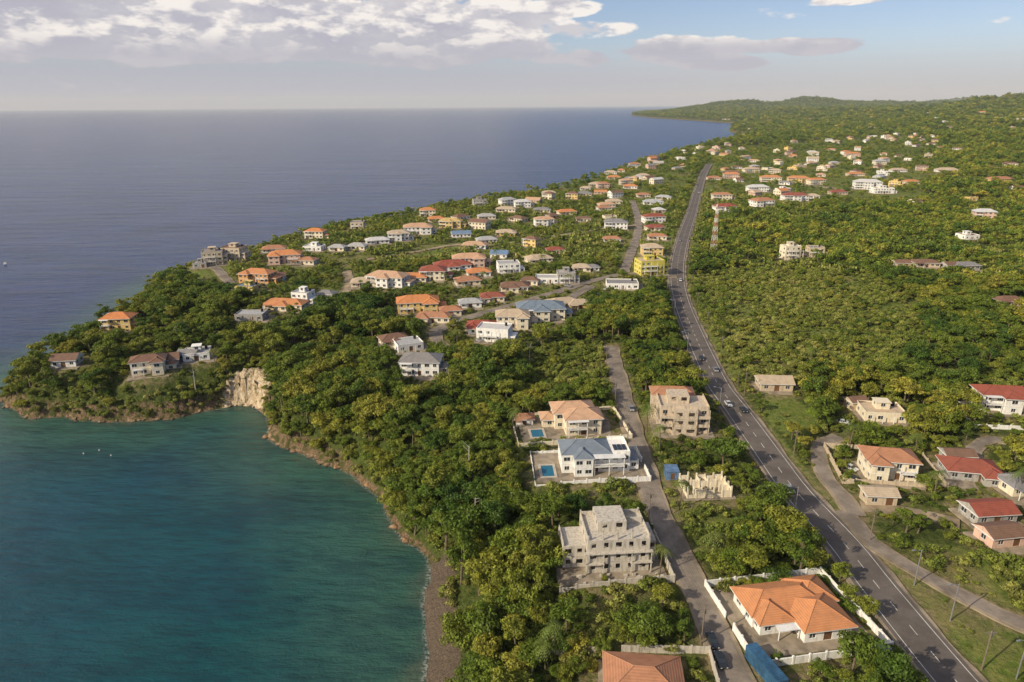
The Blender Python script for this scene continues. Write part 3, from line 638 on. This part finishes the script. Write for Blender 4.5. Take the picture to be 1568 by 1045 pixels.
hgt=mth(t,'ADD',mth(t,'ADD',mth(t,'MULTIPLY',w1,1.0),mth(t,'MULTIPLY',w2,.2)),mth(t,'ADD',mth(t,'MULTIPLY',w3,2.5),mth(t,'MULTIPLY',w4,5)))
c=mixc(t,mr(t,mth(t,'ADD',mth(t,'MULTIPLY',w1,.5),mth(t,'MULTIPLY',w3,.5)),.42,.6,0,.4),c,(.0,.012,.03))
fo=mth(t,'MULTIPLY',mr(t,mth(t,'ADD',dd,mth(t,'MULTIPLY',n2,2.5)),1.3,3.0,1,0),mr(t,w2,.42,.6))
c=mixc(t,mth(t,'MULTIPLY',fo,.5),c,(.5,.5,.47))
finish(t,c,.25,bump(t,hgt,1.0,1.0),.15)
sea.data.materials.append(WMt)
# ---------------------------------------------------------------- foliage
def leafmat(name,a,b,c_):
    m,t=newmat(name); oi=nd(t,'ShaderNodeObjectInfo'); rnd=oi.outputs['Random']; lf=attr(t,'leaf')
    ln=noise(t,oi.outputs['Location'],.013,4,.6); ln=mr(t,ln,.32,.68,0,1,False)
    rnd=mth(t,'ADD',mth(t,'MULTIPLY',rnd,.62),mth(t,'MULTIPLY',ln,.42))
    cr_=nd(t,'ShaderNodeValToRGB'); e=cr_.color_ramp.elements; e[0].position=.08; e[0].color=col(a); e[1].position=.98; e[1].color=col(c_); k=e.new(.5); k.color=col(b); k=e.new(.8); k.color=col(tuple((x+y)/2 for x,y in zip(b,c_)))
    t.links.new(rnd,cr_.inputs[0])
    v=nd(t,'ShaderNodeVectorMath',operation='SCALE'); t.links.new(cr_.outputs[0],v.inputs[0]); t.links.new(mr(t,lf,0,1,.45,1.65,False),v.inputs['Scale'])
    d=nd(t,'ShaderNodeBsdfPrincipled',{'Roughness':.55,'Specular IOR Level':.25}); t.links.new(v.outputs[0],d.inputs['Base Color'])
    tr=nd(t,'ShaderNodeBsdfTranslucent'); t.links.new(v.outputs[0],tr.inputs['Color'])
    mx=nd(t,'ShaderNodeMixShader',{0:.3}); t.links.new(d.outputs[0],mx.inputs[1]); t.links.new(tr.outputs[0],mx.inputs[2])
    o=nd(t,'ShaderNodeOutputMaterial'); t.links.new(mx.outputs[0],o.inputs['Surface']); return m
LEAF=leafmat('foliage_broadleaf',(.05,.1,.014),(.135,.18,.02),(.34,.3,.045))
LEAF2=leafmat('foliage_shrub',(.11,.15,.022),(.2,.23,.038),(.33,.3,.09))
PALM=leafmat('foliage_palm',(.09,.13,.025),(.13,.17,.03),(.2,.2,.05))
BARK=simple('bark',(.17,.13,.09),.9,.4,3)
def treemesh(name,seed,ncl,nleaf,ls,rx,h,cr0,trunk=True,leafm=LEAF,flat=.7):
    r=np.random.default_rng(seed); M=MB()
    cen=[]
    for i in range(ncl):
        th=r.uniform(0,2*math.pi); q=math.sqrt(r.uniform(0,1))*rx*.9; zz=h*.62+ (r.uniform(-.5,1))*rx*flat*math.sqrt(max(0.05,1-(q/rx)**2))
        cen.append((q*math.cos(th),q*math.sin(th),zz,r.uniform(.5,1.25)*cr0))
    if trunk:
        M.beam((0,0,-1),(0.1,0,h*.5),.26*h/8,.17*h/8,7)
        for c in cen[:5]: M.beam((0.1,0,h*.42),(c[0]*.8,c[1]*.8,c[2]),.11*h/8,.04,5)
    nt=len(M.f); vs=[np.array(M.v).reshape(-1,3)]; off=len(M.v); lv=[np.zeros(off)]
    fs=list(M.f)
    for c in cen:
        n=int(nleaf*(c[3]/cr0)**2); d=r.normal(size=(n,3)); d/=np.linalg.norm(d,axis=1)[:,None]; d[:,2]=np.where(d[:,2]<-.3,-d[:,2]*.5,d[:,2])
        p=np.array(c[:3])+d*(c[3]*r.uniform(.6,1.25,n)**.8)[:,None]*np.array([1,1,.8])
        nn=d*.8+r.normal(size=(n,3))*.4; nn/=np.linalg.norm(nn,axis=1)[:,None]
        u=np.cross(nn,r.normal(size=(n,3))); u/=np.linalg.norm(u,axis=1)[:,None]; w=np.cross(nn,u)
        s=(ls*r.uniform(.55,1.35,n))[:,None]; 
        quad=np.stack([p-u*s*.5,p+w*s*.32,p+u*s*.6,p-w*s*.32],1).reshape(-1,3)
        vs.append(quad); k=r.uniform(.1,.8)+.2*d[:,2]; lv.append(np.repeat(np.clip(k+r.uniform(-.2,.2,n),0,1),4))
        fs+=[(off+4*i,off+4*i+1,off+4*i+2,off+4*i+3) for i in range(n)]; off+=4*n
    vs=np.concatenate(vs); lv=np.concatenate(lv)
    me=bpy.data.meshes.new(name); me.from_pydata(vs.tolist(),[],fs); me.materials.append(BARK); me.materials.append(leafm)
    mi=np.ones(len(fs),np.int32); mi[:nt]=0; me.polygons.foreach_set('material_index',mi); a=me.attributes.new('leaf','FLOAT','POINT'); a.data.foreach_set('value',lv.astype(np.float32)); me.update(); return me
TH=[treemesh('broadleaf_tree_mesh',10+i,[22,28,16,32,24,20][i],[125,110,150,100,120,130][i],.48,[3.3,3.9,2.8,4.3,3.4,3.0][i],[7.5,8,9.5,7.5,6.5,10.5][i],[1.25,1.15,1.2,1.15,1.3,1.1][i],flat=[.6,.5,1.0,.45,.65,1.2][i]) for i in range(6)]
TL=[treemesh('broadleaf_tree_low_mesh',40+i,13,34,.85,[3.4,3.9,3.0,4.1][i],[5.5,5,7,5][i],1.4,flat=[.5,.45,.9,.4][i]) for i in range(4)]
BU=[treemesh('shrub_mesh',60+i,[6,8,5][i],100,.34,[1.2,1.5,1.0][i],1.4,.65,False,LEAF2,.5) for i in range(3)]
BL=[treemesh('shrub_low_mesh',70+i,5,24,.7,1.3,1.4,.8,False,LEAF2,.5) for i in range(2)]
def palmmesh(seed):
    r=random.Random(seed); M=MB(); px=0
    h=8.5; pts=[(0.15*k*k*.1,0,k*h/6) for k in range(7)]
    for a,b in zip(pts[:-1],pts[1:]): M.beam(a,b,.2-.01*a[2],.2-.01*b[2],6)
    nt=len(M.f); top=pts[-1]
    for i in range(18):
        th=i*2.4; el=r.uniform(-.1,.9); prev=np.array(top); L=3.6; 
        dx=np.array([math.cos(th),math.sin(th),0]); sd=np.array([-math.sin(th),math.cos(th),0])
        for k in range(8):
            s=(k+1)/8; q=np.array(top)+dx*L*s*math.cos(el*.6)+np.array([0,0,L*(math.sin(el)*s-1.0*s*s)])
            w=.75*math.sin(math.pi*min(1,s*.85+.12))
            for sg in (-1,1): M.poly([tuple(prev),tuple(prev+(q-prev)*.6),tuple(prev+(q-prev)*1.0+sd*sg*w-np.array([0,0,.25]))])
            prev=q
    me=bpy.data.meshes.new('palm_mesh'); me.from_pydata(M.v,[],M.f); me.materials.append(BARK); me.materials.append(PALM)
    mi=np.ones(len(M.f),np.int32); mi[:nt]=0; me.polygons.foreach_set('material_index',mi); a=me.attributes.new('leaf','FLOAT','POINT'); a.data.foreach_set('value',np.random.default_rng(seed).uniform(.3,.8,len(M.v)).astype(np.float32)); return me
PM=palmmesh(1)
PA=np.array([p[:4] for p in PADS]); PB=np.array([(p[4],p[5],p[6]) for p in PADS])
def groundz(x,y,d,e,rz):
    z=Hd(x,y,d)
    w=1-sst(e,1.3,7); return z*(1-w)+(rz-.45)*w
def housed(x,y,ext=9.0):
    """distance outside the nearest building plot, and flag for the ground just in front of it"""
    o=np.full(x.shape,1e9); fr=np.zeros(x.shape,bool)
    for (px,py,R,z),(w,d,a) in zip(PA,PB):
        rr=math.hypot(px,py); reach=ext+4+rr*.02
        m=np.where((np.abs(x-px)<R+14+reach)&(np.abs(y-py)<R+14+reach))[0]
        if len(m)==0: continue
        lx=(x[m]-px)*math.cos(a)+(y[m]-py)*math.sin(a); ly=-(x[m]-px)*math.sin(a)+(y[m]-py)*math.cos(a)
        q=np.maximum(np.abs(lx)-w/2,np.abs(ly)-d/2); o[m]=np.minimum(o[m],q)
        ux,uy=-px/rr,-py/rr; al=(x[m]-px)*ux+(y[m]-py)*uy; la=np.abs(-(x[m]-px)*uy+(y[m]-py)*ux)
        fr[m]|=(al>0)&(al<d/2+reach)&(la<w/2+2)
    return o,fr
def scatter(r0,r1,sp,seed):
    r=np.random.default_rng(seed); xm=r1*.8; 
    gx=np.arange(-xm,xm,sp); gy=np.arange(max(30,r0*.55),r1,sp*.95); X,Y=np.meshgrid(gx,gy); X=X.ravel()+r.uniform(-.48,.48,X.size)*sp; Y=Y.ravel()+r.uniform(-.48,.48,Y.size)*sp
    R=np.hypot(X,Y); A=np.degrees(np.arctan2(X,Y)); k=(R>=r0)&(R<r1)&(A>-47)&(A<47); X=X[k];Y=Y[k]
    d=sdist(X,Y); k=d>.6; return X[k],Y[k],d[k],r
def emitter(name,child,mesh,x,y,z,s,r):
    if len(x)==0: return
    a=r.uniform(0,2*math.pi,len(x)); n=len(x); h=s/2*math.sqrt(2)
    V=np.zeros((n,4,3))
    for k in range(4):
        V[:,k,0]=x+h*np.cos(a+k*math.pi/2); V[:,k,1]=y+h*np.sin(a+k*math.pi/2); V[:,k,2]=z
    me=bpy.data.meshes.new(name); me.vertices.add(4*n); me.vertices.foreach_set('co',V.astype(np.float32).ravel()); me.loops.add(4*n); me.loops.foreach_set('vertex_index',np.arange(4*n,dtype=np.int32)); me.polygons.add(n); me.polygons.foreach_set('loop_start',np.arange(n,dtype=np.int32)*4); me.polygons.foreach_set('loop_total',np.full(n,4,np.int32)); me.update(calc_edges=True)
    o=bpy.data.objects.new(name,me); scene.collection.objects.link(o); o.instance_type='FACES'; o.use_instance_faces_scale=True; o.instance_faces_scale=1.0; o.show_instancer_for_render=False; o.show_instancer_for_viewport=False
    c=bpy.data.objects.new(child,mesh); scene.collection.objects.link(c); c.parent=o
NTREE=0
for (r0,r1,sp,sc,lo,seed) in ((55,230,4.4,.9,0,1),(230,480,4.6,.88,0,2),(480,900,5.3,.92,1,3),(900,2000,8.4,1.25,1,4),(2000,4500,15.5,1.9,1,5),(4500,11500,30,3.1,1,6)):
    X,Y,d,r=scatter(r0,r1,sp,seed)
    e,rz=roadd(X,Y) if r1<3000 else (np.full(X.shape,99.),np.zeros(X.shape))
    ho,fr=housed(X,Y); fld=inany(X,Y,FIELDS); scr=inany(X,Y,SCRUB)|glade(X,Y); stl=inany(X,Y,SETTLE)
    den=vn(X,Y,38,1.0)+.25*(vn(X,Y,13,4.)-.5)
    q=r.uniform(0,1,len(X)); S=sc*np.exp(r.normal(0,.28,len(X)))*(.72+.5*vn(X,Y,24,2.)); S=np.clip(S,sc*.42,sc*1.6)
    S=np.where(fr,S*.36,S); S=np.where((e<6),S*.6,S); S=np.where((ho<6)&(r1<1000),S*.62,S); S=np.where(scr,S*.5,S); S=np.where(stl,S*.7,S)
    S=np.where((d<6)&(Y>205),S*.6,S)
    cl=(np.hypot(X-CLF[0],Y-CLF[1])<9.5)&(d<12.5)
    keep=(ho>1.5+1.9*S)&(e>1.2+2.6*S)&(~fld)&(~cl)&(d>np.where(Y<158,8.0,np.where(Y<205,1.8,.8)))&(q<np.where(scr,.3,np.where(stl,.5,np.where(den<.25,.42,.97))))
    z=groundz(X,Y,d,e,rz)-.35
    x,y,zz,s=X[keep],Y[keep],z[keep],S[keep]; NTREE+=len(x)
    if r1<=230:
        for i in range(len(x)):
            o=bpy.data.objects.new('tropical_tree',TH[int(r.integers(6))]); scene.collection.objects.link(o); o.location=(x[i],y[i],zz[i]); o.rotation_euler=(r.uniform(-.1,.1),r.uniform(-.1,.1),r.uniform(0,6.28)); k=s[i]; o.scale=(k*r.uniform(.8,1.2),k*r.uniform(.8,1.2),k*r.uniform(.75,1.2))
    else:
        L=TL if lo else TH; v=r.integers(0,len(L),len(x))
        for j in range(len(L)): m_=v==j; emitter('forest_canopy','broadleaf_tree',L[j],x[m_],y[m_],zz[m_],s[m_],r)
    if r1<=900:
        X,Y,d,r=scatter(r0,r1,2.7 if r1<=480 else 4.4,seed+50); e,rz=roadd(X,Y); ho,fr=housed(X,Y); fld=inany(X,Y,FIELDS); scr=inany(X,Y,SCRUB)|glade(X,Y)
        q=r.uniform(0,1,len(X)); cl=(np.hypot(X-CLF[0],Y-CLF[1])<8.5)&(d<11.5)
        S=r.uniform(.5,1.5,len(X))*(1.0 if r1<=480 else 1.6); S=np.where(scr,S*1.2,S); S=np.where(fld,S*.5,S)
        pr=np.where(scr,.7,np.where(fld,.12,np.where(d<7,.95,np.where(ho<8,.3,.4))))
        keep=(ho>1.0+S*1.2)&(e>.8+S*1.3)&(~cl)&(d>np.where(Y<158,5.5,.6))&(q<pr); z=groundz(X,Y,d,e,rz)-.2
        L=BU if r1<=480 else BL; v=r.integers(0,len(L),len(X))
        for j in range(len(L)): m_=keep&(v==j); emitter('undergrowth','shrub',L[j],X[m_],Y[m_],z[m_],S[m_],r)
print('trees',NTREE,time.time()-T0)
r=random.Random(12)
for px,py in [(850,1010),(835,1025),(1010,880),(1090,870),(790,660),(1010,690),(700,530),(585,500),(610,470),(680,440),(520,430),(450,440),(380,455),(400,410),(740,440),(870,440),(910,400),(1440,630),(1500,560),(1300,600),(1400,700),(1240,560),(1130,590),(990,660),(1040,780),(330,560),(280,520),(560,455),(760,400),(640,385),(1300,690),(1560,760),(1430,760),(470,400),(930,420),(830,410)]:
    x,y=P(px,py); o=bpy.data.objects.new('coconut_palm',PM); scene.collection.objects.link(o); o.location=(x,y,H1(x,y)-.2); o.rotation_euler=(0,0,r.uniform(0,6)); k=r.uniform(.75,1.15); o.scale=(k,k,k)
# ---------------------------------------------------------------- shoreline rocks
def rocks():
    import bmesh; bm=bmesh.new(); bmesh.ops.create_icosphere(bm,subdivisions=2,radius=1); bv=np.array([v.co[:] for v in bm.verts]); bf=[[v.index for v in f.verts] for f in bm.faces]; bm.free()
    r=np.random.default_rng(5); N=9000; x=r.uniform(-280,60,N*3); y=r.uniform(165,420,N*3); d=sdist(x,y); k=(d>-2.2)&(d<1.3)&((d>-.8)|(r.uniform(0,1,N*3)<.1))&((y>212)|(r.uniform(0,1,N*3)<.22)); x=x[k][:800];y=y[k][:800];d=d[k][:800]
    V=[];F=[];o=0
    for i in range(len(x)):
        s=r.uniform(.35,1.3)*(.6 if d[i]<-1 else 1); q=bv*(1+.28*np.sin(bv[:,[1,2,0]]*r.uniform(2,4)+r.uniform(0,6,3))+r.normal(0,.06,bv.shape)); a=r.uniform(0,6.28); c,s_=math.cos(a),math.sin(a)
        q=np.stack([(q[:,0]*c-q[:,1]*s_)*s*1.2,(q[:,0]*s_+q[:,1]*c)*s,q[:,2]*s*.7],1)+np.array([x[i],y[i],max(0,d[i]*.3)]); V.append(q); F+=[tuple(j+o for j in f) for f in bf]; o+=len(bv)
    me=bpy.data.meshes.new('shoreline_rocks'); me.from_pydata(np.concatenate(V).tolist(),[],F); m,t=newmat('shore_rock'); g=nd(t,'ShaderNodeNewGeometry').outputs['Position']; n=noise(t,g,1.2,6,.65); n2=noise(t,g,.2,3)
    z=nd(t,'ShaderNodeSeparateXYZ'); t.links.new(g,z.inputs[0])
    cc=mixc(t,mr(t,n,.35,.65),(.13,.085,.05),(.34,.24,.14)); cc=mixc(t,mr(t,n2,.5,.65,0,.6),cc,(.34,.18,.08)); cc=mixc(t,mr(t,z.outputs[2],.1,.6,1,0),cc,(.05,.045,.035)); finish(t,cc,.9,bump(t,n,.7,.3)); me.materials.append(m); ob=bpy.data.objects.new('shoreline_rocks',me); scene.collection.objects.link(ob)
rocks()
# ---------------------------------------------------------------- lattice tower
def tower(px,py,h):
    x,y=P(px,py); z=H1(x,y); par=empty('lattice_radio_tower',(x,y,z),.3); A=MB();B=MB()
    n=11
    for i in range(n):
        M=A if i%2 else B
        z0,z1=h*i/n,h*(i+1)/n; w0,w1=1.9*(1-.75*i/n),1.9*(1-.75*(i+1)/n)
        c0=[(a*w0,b*w0,z0) for a,b in((-1,-1),(1,-1),(1,1),(-1,1))]; c1=[(a*w1,b*w1,z1) for a,b in((-1,-1),(1,-1),(1,1),(-1,1))]
        for k in range(4):
            M.beam(c0[k],c1[k],.12,n=4); M.beam(c0[k],c1[(k+1)%4],.07,n=4); M.beam(c0[(k+1)%4],c1[k],.07,n=4); M.beam(c1[k],c1[(k+1)%4],.07,n=4)
    for k,zz in ((0,h*.8),(2,h*.9),(4,h*.95)): 
        A.box(math.cos(k)*1.0-.3,math.cos(k)*1.0+.3,math.sin(k)*1.0-.3,math.sin(k)*1.0+.3,zz,zz+2)
    A.beam((0,0,h),(0,0,h+3),.06,n=4)
    A.obj('white_sections',FRAME,par); B.obj('red_sections',simple('tower_red',(.5,.25,.18),.5,.2),par)
tower(1092,388,36)
# ---------------------------------------------------------------- vehicles
def car(x,y,z,ang,c,kind='car'):
    par=empty('parked_car' if kind=='parked' else 'sedan_car',(x,y,z),ang)
    body=MB(); gl=MB(); wh=MB(); li=MB()
    prof=[(-2.2,.35),(-2.25,.8),(-1.6,.92),(-1.0,.95),(1.0,.98),(2.0,.95),(2.2,.75),(2.2,.35)]
    cab=[(-1.1,.94),(-.45,1.42),(.95,1.45),(1.65,.97)]
    def ext(M,p,w0,w1):
        n=len(p); b=len(M.v); zmin=min(q[1] for q in p); zmax=max(q[1] for q in p)
        for s in (-1,1):
            for q in p: f=(q[1]-zmin)/(zmax-zmin); M.v.append((s*(w0+(w1-w0)*f),q[0],q[1]))
        M.f.append(tuple(range(b,b+n))); M.f.append(tuple(range(b+2*n-1,b+n-1,-1)))
        for i in range(n): j=(i+1)%n; M.f.append((b+i,b+n+i,b+n+j,b+j))
    ext(body,prof,.86,.8); ext(gl,cab,.78,.62); body.box(-.6,.6,-.42,.92,1.44,1.49)
    for sy in (-.45,.25,.95): body.box(-.75,-.66,sy-.04,sy+.04,.95,1.42); body.box(.66,.75,sy-.04,sy+.04,.95,1.42)
    for sx in (-.85,.66):
        for sy in (-1.4,1.35): wh.beam((sx,sy,.33),(sx+.2,sy,.33),.33,n=12)
    for sx in (-.75,.45): li.box(sx,sx+.3,-2.28,-2.2,.62,.78); li.box(sx,sx+.3,2.18,2.24,.62,.8)
    body.obj('body',simple('car_paint_%d'%(c[0]*100),c,.25,.05,1,.1,.6),par); gl.obj('windows',GLASS,par); wh.obj('wheels',BLACK,par); li.obj('lights',FRAME,par)
def caron(px,py,S,Z,lane,c,kind='car'):
    x,y=P(px,py); i=int(np.hypot(S[:,0]-x,S[:,1]-y).argmin()); i=min(max(i,1),len(S)-2); tg=S[i+1]-S[i-1]; tg/=np.linalg.norm(tg); n=np.array([tg[1],-tg[0]])
    q=S[i]+n*lane; car(q[0],q[1],Z[i]+.02,math.atan2(tg[1],tg[0])-math.pi/2+(math.pi if lane>0 else 0),c,kind)
cs=[(.6,.6,.6),(.03,.035,.04),(.25,.26,.28),(.03,.05,.12)]
for a in [(1212,755,-1.9,2),(1130,628,1.9,1),(1124,620,-1.9,0),(1078,549,-1.9,1),(1090,568,1.9,2),(1052,432,1.9,0),(1048,370,-1.9,2),(1068,296,1.9,0)]: caron(a[0],a[1],MAIN,MZ,a[2],cs[a[3]])
for a in [(1094,982,-1.6,3),(1108,1022,-1.7,1),(966,628,1.6,2)]: caron(a[0],a[1],SEC,SZ,a[2],cs[a[3]],'parked')
for px,py,c_,an_ in [(1302,720,0,.5),(1308,738,1,.2),(1420,640,2,1),(1290,650,0,1.2),(930,445,0,1.3),(700,497,0,1.1),(690,545,1,.3),(870,440,2,1),(975,405,0,.1),(915,455,1,.4),(800,468,0,1.2)]:
    x,y=P(px,py); car(x,y,H1(x,y)+.3,an_,cs[c_],'parked')
# ---------------------------------------------------------------- poles, lamps
WOOD=simple('pole_wood',(.2,.16,.12),.9,.3,2)
def pole(x,y,z,ang,lamp=False):
    par=empty('street_lamp' if lamp else 'utility_pole',(x,y,z),ang); M=MB(); L=MB()
    M.beam((0,0,-1),(0,0,9.5),.17,.11,7)
    if lamp: M.beam((0,0,9.2),(-2.2,0,9.9),.06,.05,5); L.box(-2.9,-2.1,-.16,.16,9.82,9.98); 
    else:
        M.box(-1.1,1.1,-.06,.06,8.8,8.95)
        for s in (-1,-.5,.5,1): L.beam((s,0,8.95),(s,0,9.15),.06,n=5)
        L.beam((.3,.25,7.6),(.3,.25,8.5),.22,n=8)
    M.obj('pole',METAL if lamp else WOOD,par); L.obj('lamp_head' if lamp else 'insulators_and_transformer',METAL,par)
def polerow(S,Z,off,every,lo,hi,lamp=False):
    tg=np.gradient(S,axis=0); tg/=np.linalg.norm(tg,axis=1)[:,None]; i=lo; prev=None; W=MB()
    while i<min(hi,len(S)):
        n=np.array([tg[i][1],-tg[i][0]]); q=S[i]+n*off; z=Z[i]-.3; pole(q[0],q[1],z,math.atan2(n[1],n[0]),lamp)
        if prev is not None and not lamp:
            for s in (-1,-.5,.5,1):
                a=np.array([prev[0]+n[0]*s,prev[1]+n[1]*s,prev[2]+9.15]); b=np.array([q[0]+n[0]*s,q[1]+n[1]*s,z+9.15]); last=a
                for k in range(1,7): f=k/6; c_=a+(b-a)*f; c_[2]-=1.0*4*f*(1-f); W.beam(last,c_,.018,n=3); last=c_
        prev=(q[0],q[1],z); i+=every
    if W.f: W.obj('overhead_wires',BLACK)
polerow(MAIN,MZ,7.2,10,3,130); polerow(MAIN,MZ,-6.8,14,16,110,True); polerow(SEC,SZ,-3.9,9,4,52); 
for px,py in [(1455,950),(1400,895),(1556,1040)]:
    x,y=P(px,py); pole(x,y,H1(x,y),.3,True)
for px,py,h in [(718,742,13),(727,815,11),(810,560,9),(300,600,9)]:
    x,y=P(px,py); par=empty('bare_tree',(x,y,H1(x,y))); M=MB(); M.beam((0,0,0),(.4,0,h),.3,.12,7); rr=random.Random(px)
    for k in range(6): a=rr.uniform(0,6.28); zz=h*rr.uniform(.6,.98); M.beam((.4*zz/h,0,zz),(.4+math.cos(a)*2,math.sin(a)*2,zz+rr.uniform(.6,1.8)),.08,.03,5)
    M.obj('trunk_and_limbs',simple('pale_bark',(.4,.36,.3),.9,.3,2),par)
for px,py in [(8,405),(128,695),(152,690),(170,698)]:
    x,y=plane(px,py,0); big=px==8; par=empty('motor_boat' if big else 'mooring_buoy',(x,y,0),.6); M=MB()
    if big:
        hull=[(-1,-3,.7),(1,-3,.7),(1.1,0,.75),(.7,2.2,.85),(0,3.5,1.0),(-.7,2.2,.85),(-1.1,0,.75)]; M.v+=hull+[(p[0]*.6,p[1]*.9,-.2) for p in hull]; M.f.append(tuple(range(7))); M.f+= [(i,i+7,(i+1)%7+7,(i+1)%7) for i in range(7)]; M.box(-.6,.6,-1,.8,.75,1.6); M.obj('hull',FRAME,par)
    else:
        M.beam((0,0,-.2),(0,0,.25),.3,.22,10); M.beam((0,0,.25),(0,0,.6),.08,.04,6); M.obj('float',FRAME,par)
# ---------------------------------------------------------------- sun, sky, camera
SAZ=math.radians(238); SEL=math.radians(30)
sv=np.array([math.sin(SAZ)*math.cos(SEL),math.cos(SAZ)*math.cos(SEL),math.sin(SEL)])
sl=bpy.data.lights.new('sun','SUN'); sl.energy=5.0; sl.angle=math.radians(.5); sl.color=(1,.88,.68); so=bpy.data.objects.new('sun',sl); scene.collection.objects.link(so)
from mathutils import Vector, Matrix
so.rotation_euler=Vector(sv).to_track_quat('Z','Y').to_euler(); so.location=(0,0,300)
w=bpy.data.worlds.new('World'); scene.world=w; w.use_nodes=True; t=w.node_tree; t.nodes.clear()
sky=nd(t,'ShaderNodeTexSky'); sky.sky_type='NISHITA'; sky.sun_disc=False; sky.sun_elevation=SEL; sky.sun_rotation=SAZ; sky.air_density=1.0; sky.dust_density=.6; sky.ozone_density=3.0; sky.altitude=100
g=nd(t,'ShaderNodeTexCoord').outputs['Generated']; sp=nd(t,'ShaderNodeSeparateXYZ'); t.links.new(g,sp.inputs[0]); az=mth(t,'ARCTAN2',sp.outputs[0],sp.outputs[1]); el=sp.outputs[2]
def cvec(ax,ey,ox,oy):
    c=nd(t,'ShaderNodeCombineXYZ'); t.links.new(mth(t,'MULTIPLY_ADD',az,ax,ox),c.inputs[0]); t.links.new(mth(t,'MULTIPLY_ADD',el,ey,oy),c.inputs[1]); return c.outputs[0]
nA=noise(t,cvec(10,24,1.3,.2),1.0,10,.58,.1); nB=noise(t,cvec(10,24,1.3-.1,.2+.28),1.0,10,.58,.1); nC=noise(t,cvec(2.6,12,5,3),1.0,4,.5)
bank=mth(t,'MULTIPLY',mr(t,az,-.06,.16,1,0),mr(t,mth(t,'ADD',el,mth(t,'MULTIPLY',nC,.02)),.052,.075)); top=mth(t,'MULTIPLY',mr(t,el,.105,.15,0,.22),mr(t,az,-.5,.1,.75,1))
f=mth(t,'SUBTRACT',mth(t,'ADD',nA,mth(t,'ADD',mth(t,'MULTIPLY',bank,.42),mth(t,'MULTIPLY',mth(t,'SUBTRACT',nC,.5),.4))),top)
for ca,ce,wa,we,am in [(.085,.123,.05,.012,.42),(.42,.118,.05,.008,.36),(.25,.074,.11,.014,.32),(.29,.05,.07,.010,.42),(.38,.068,.07,.012,.34),(.12,.095,.06,.012,.22),(.17,.06,.1,.012,.26)]:
    a=mth(t,'DIVIDE',mth(t,'SUBTRACT',az,ca),wa); b=mth(t,'DIVIDE',mth(t,'SUBTRACT',el,ce),we); q=mth(t,'ADD',mth(t,'MULTIPLY',a,a),mth(t,'MULTIPLY',b,b)); f=mth(t,'ADD',f,mr(t,q,0,1.6,am,0))
mask=mr(t,f,.62,.72)
lit=mr(t,mth(t,'SUBTRACT',nA,nB),-.05,.09); edge=mr(t,f,.66,1.0,.4,0)
hi=mr(t,mth(t,'ADD',el,mth(t,'MULTIPLY',mth(t,'SUBTRACT',nC,.5),.06)),.06,.095,.14,1)
lit=mth(t,'MULTIPLY',mth(t,'ADD',lit,edge),hi,clamp=True)
cl=mixc(t,lit,(4.5,4.4,5.2),(9.6,9.0,8.5))
hz=mth(t,'MULTIPLY',mr(t,el,.025,.085,1,0),mr(t,az,-.15,.5,.92,.55)); skc=mixc(t,1.0,sky.outputs[0],(1.0,.95,1.06),'MULTIPLY'); skc=mixc(t,hz,skc,(4.2,4.3,5.4))
fin=mixc(t,mth(t,'MULTIPLY',mask,.94),skc,cl)
bg=nd(t,'ShaderNodeBackground',{'Strength':.105}); t.links.new(fin,bg.inputs['Color']); o=nd(t,'ShaderNodeOutputWorld'); t.links.new(bg.outputs[0],o.inputs['Surface'])
# thin scattering air over land and sea
hb=MB(); hb.box(-60000,60000,-3000,60000,-30,900); hm,t=newmat('haze'); vs=nd(t,'ShaderNodeVolumeScatter',{'Color':(.8,.88,1,1),'Density':.000026,'Anisotropy':.0}); o=nd(t,'ShaderNodeOutputMaterial'); t.links.new(vs.outputs[0],o.inputs['Volume']); hb.obj('atmosphere',hm)
cam=bpy.data.cameras.new('camera'); cam.sensor_width=36; cam.lens=24.0; cam.clip_start=1; cam.clip_end=200000; co=bpy.data.objects.new('camera',cam); scene.collection.objects.link(co)
mt=Matrix(((RG[0],UP[0],-FW[0]),(RG[1],UP[1],-FW[1]),(RG[2],UP[2],-FW[2]))); co.rotation_euler=mt.to_euler(); co.location=(0,0,CAMH); scene.camera=co
scene.view_settings.view_transform='Standard'; scene.view_settings.look='None'; scene.view_settings.exposure=0
print('done',time.time()-T0)
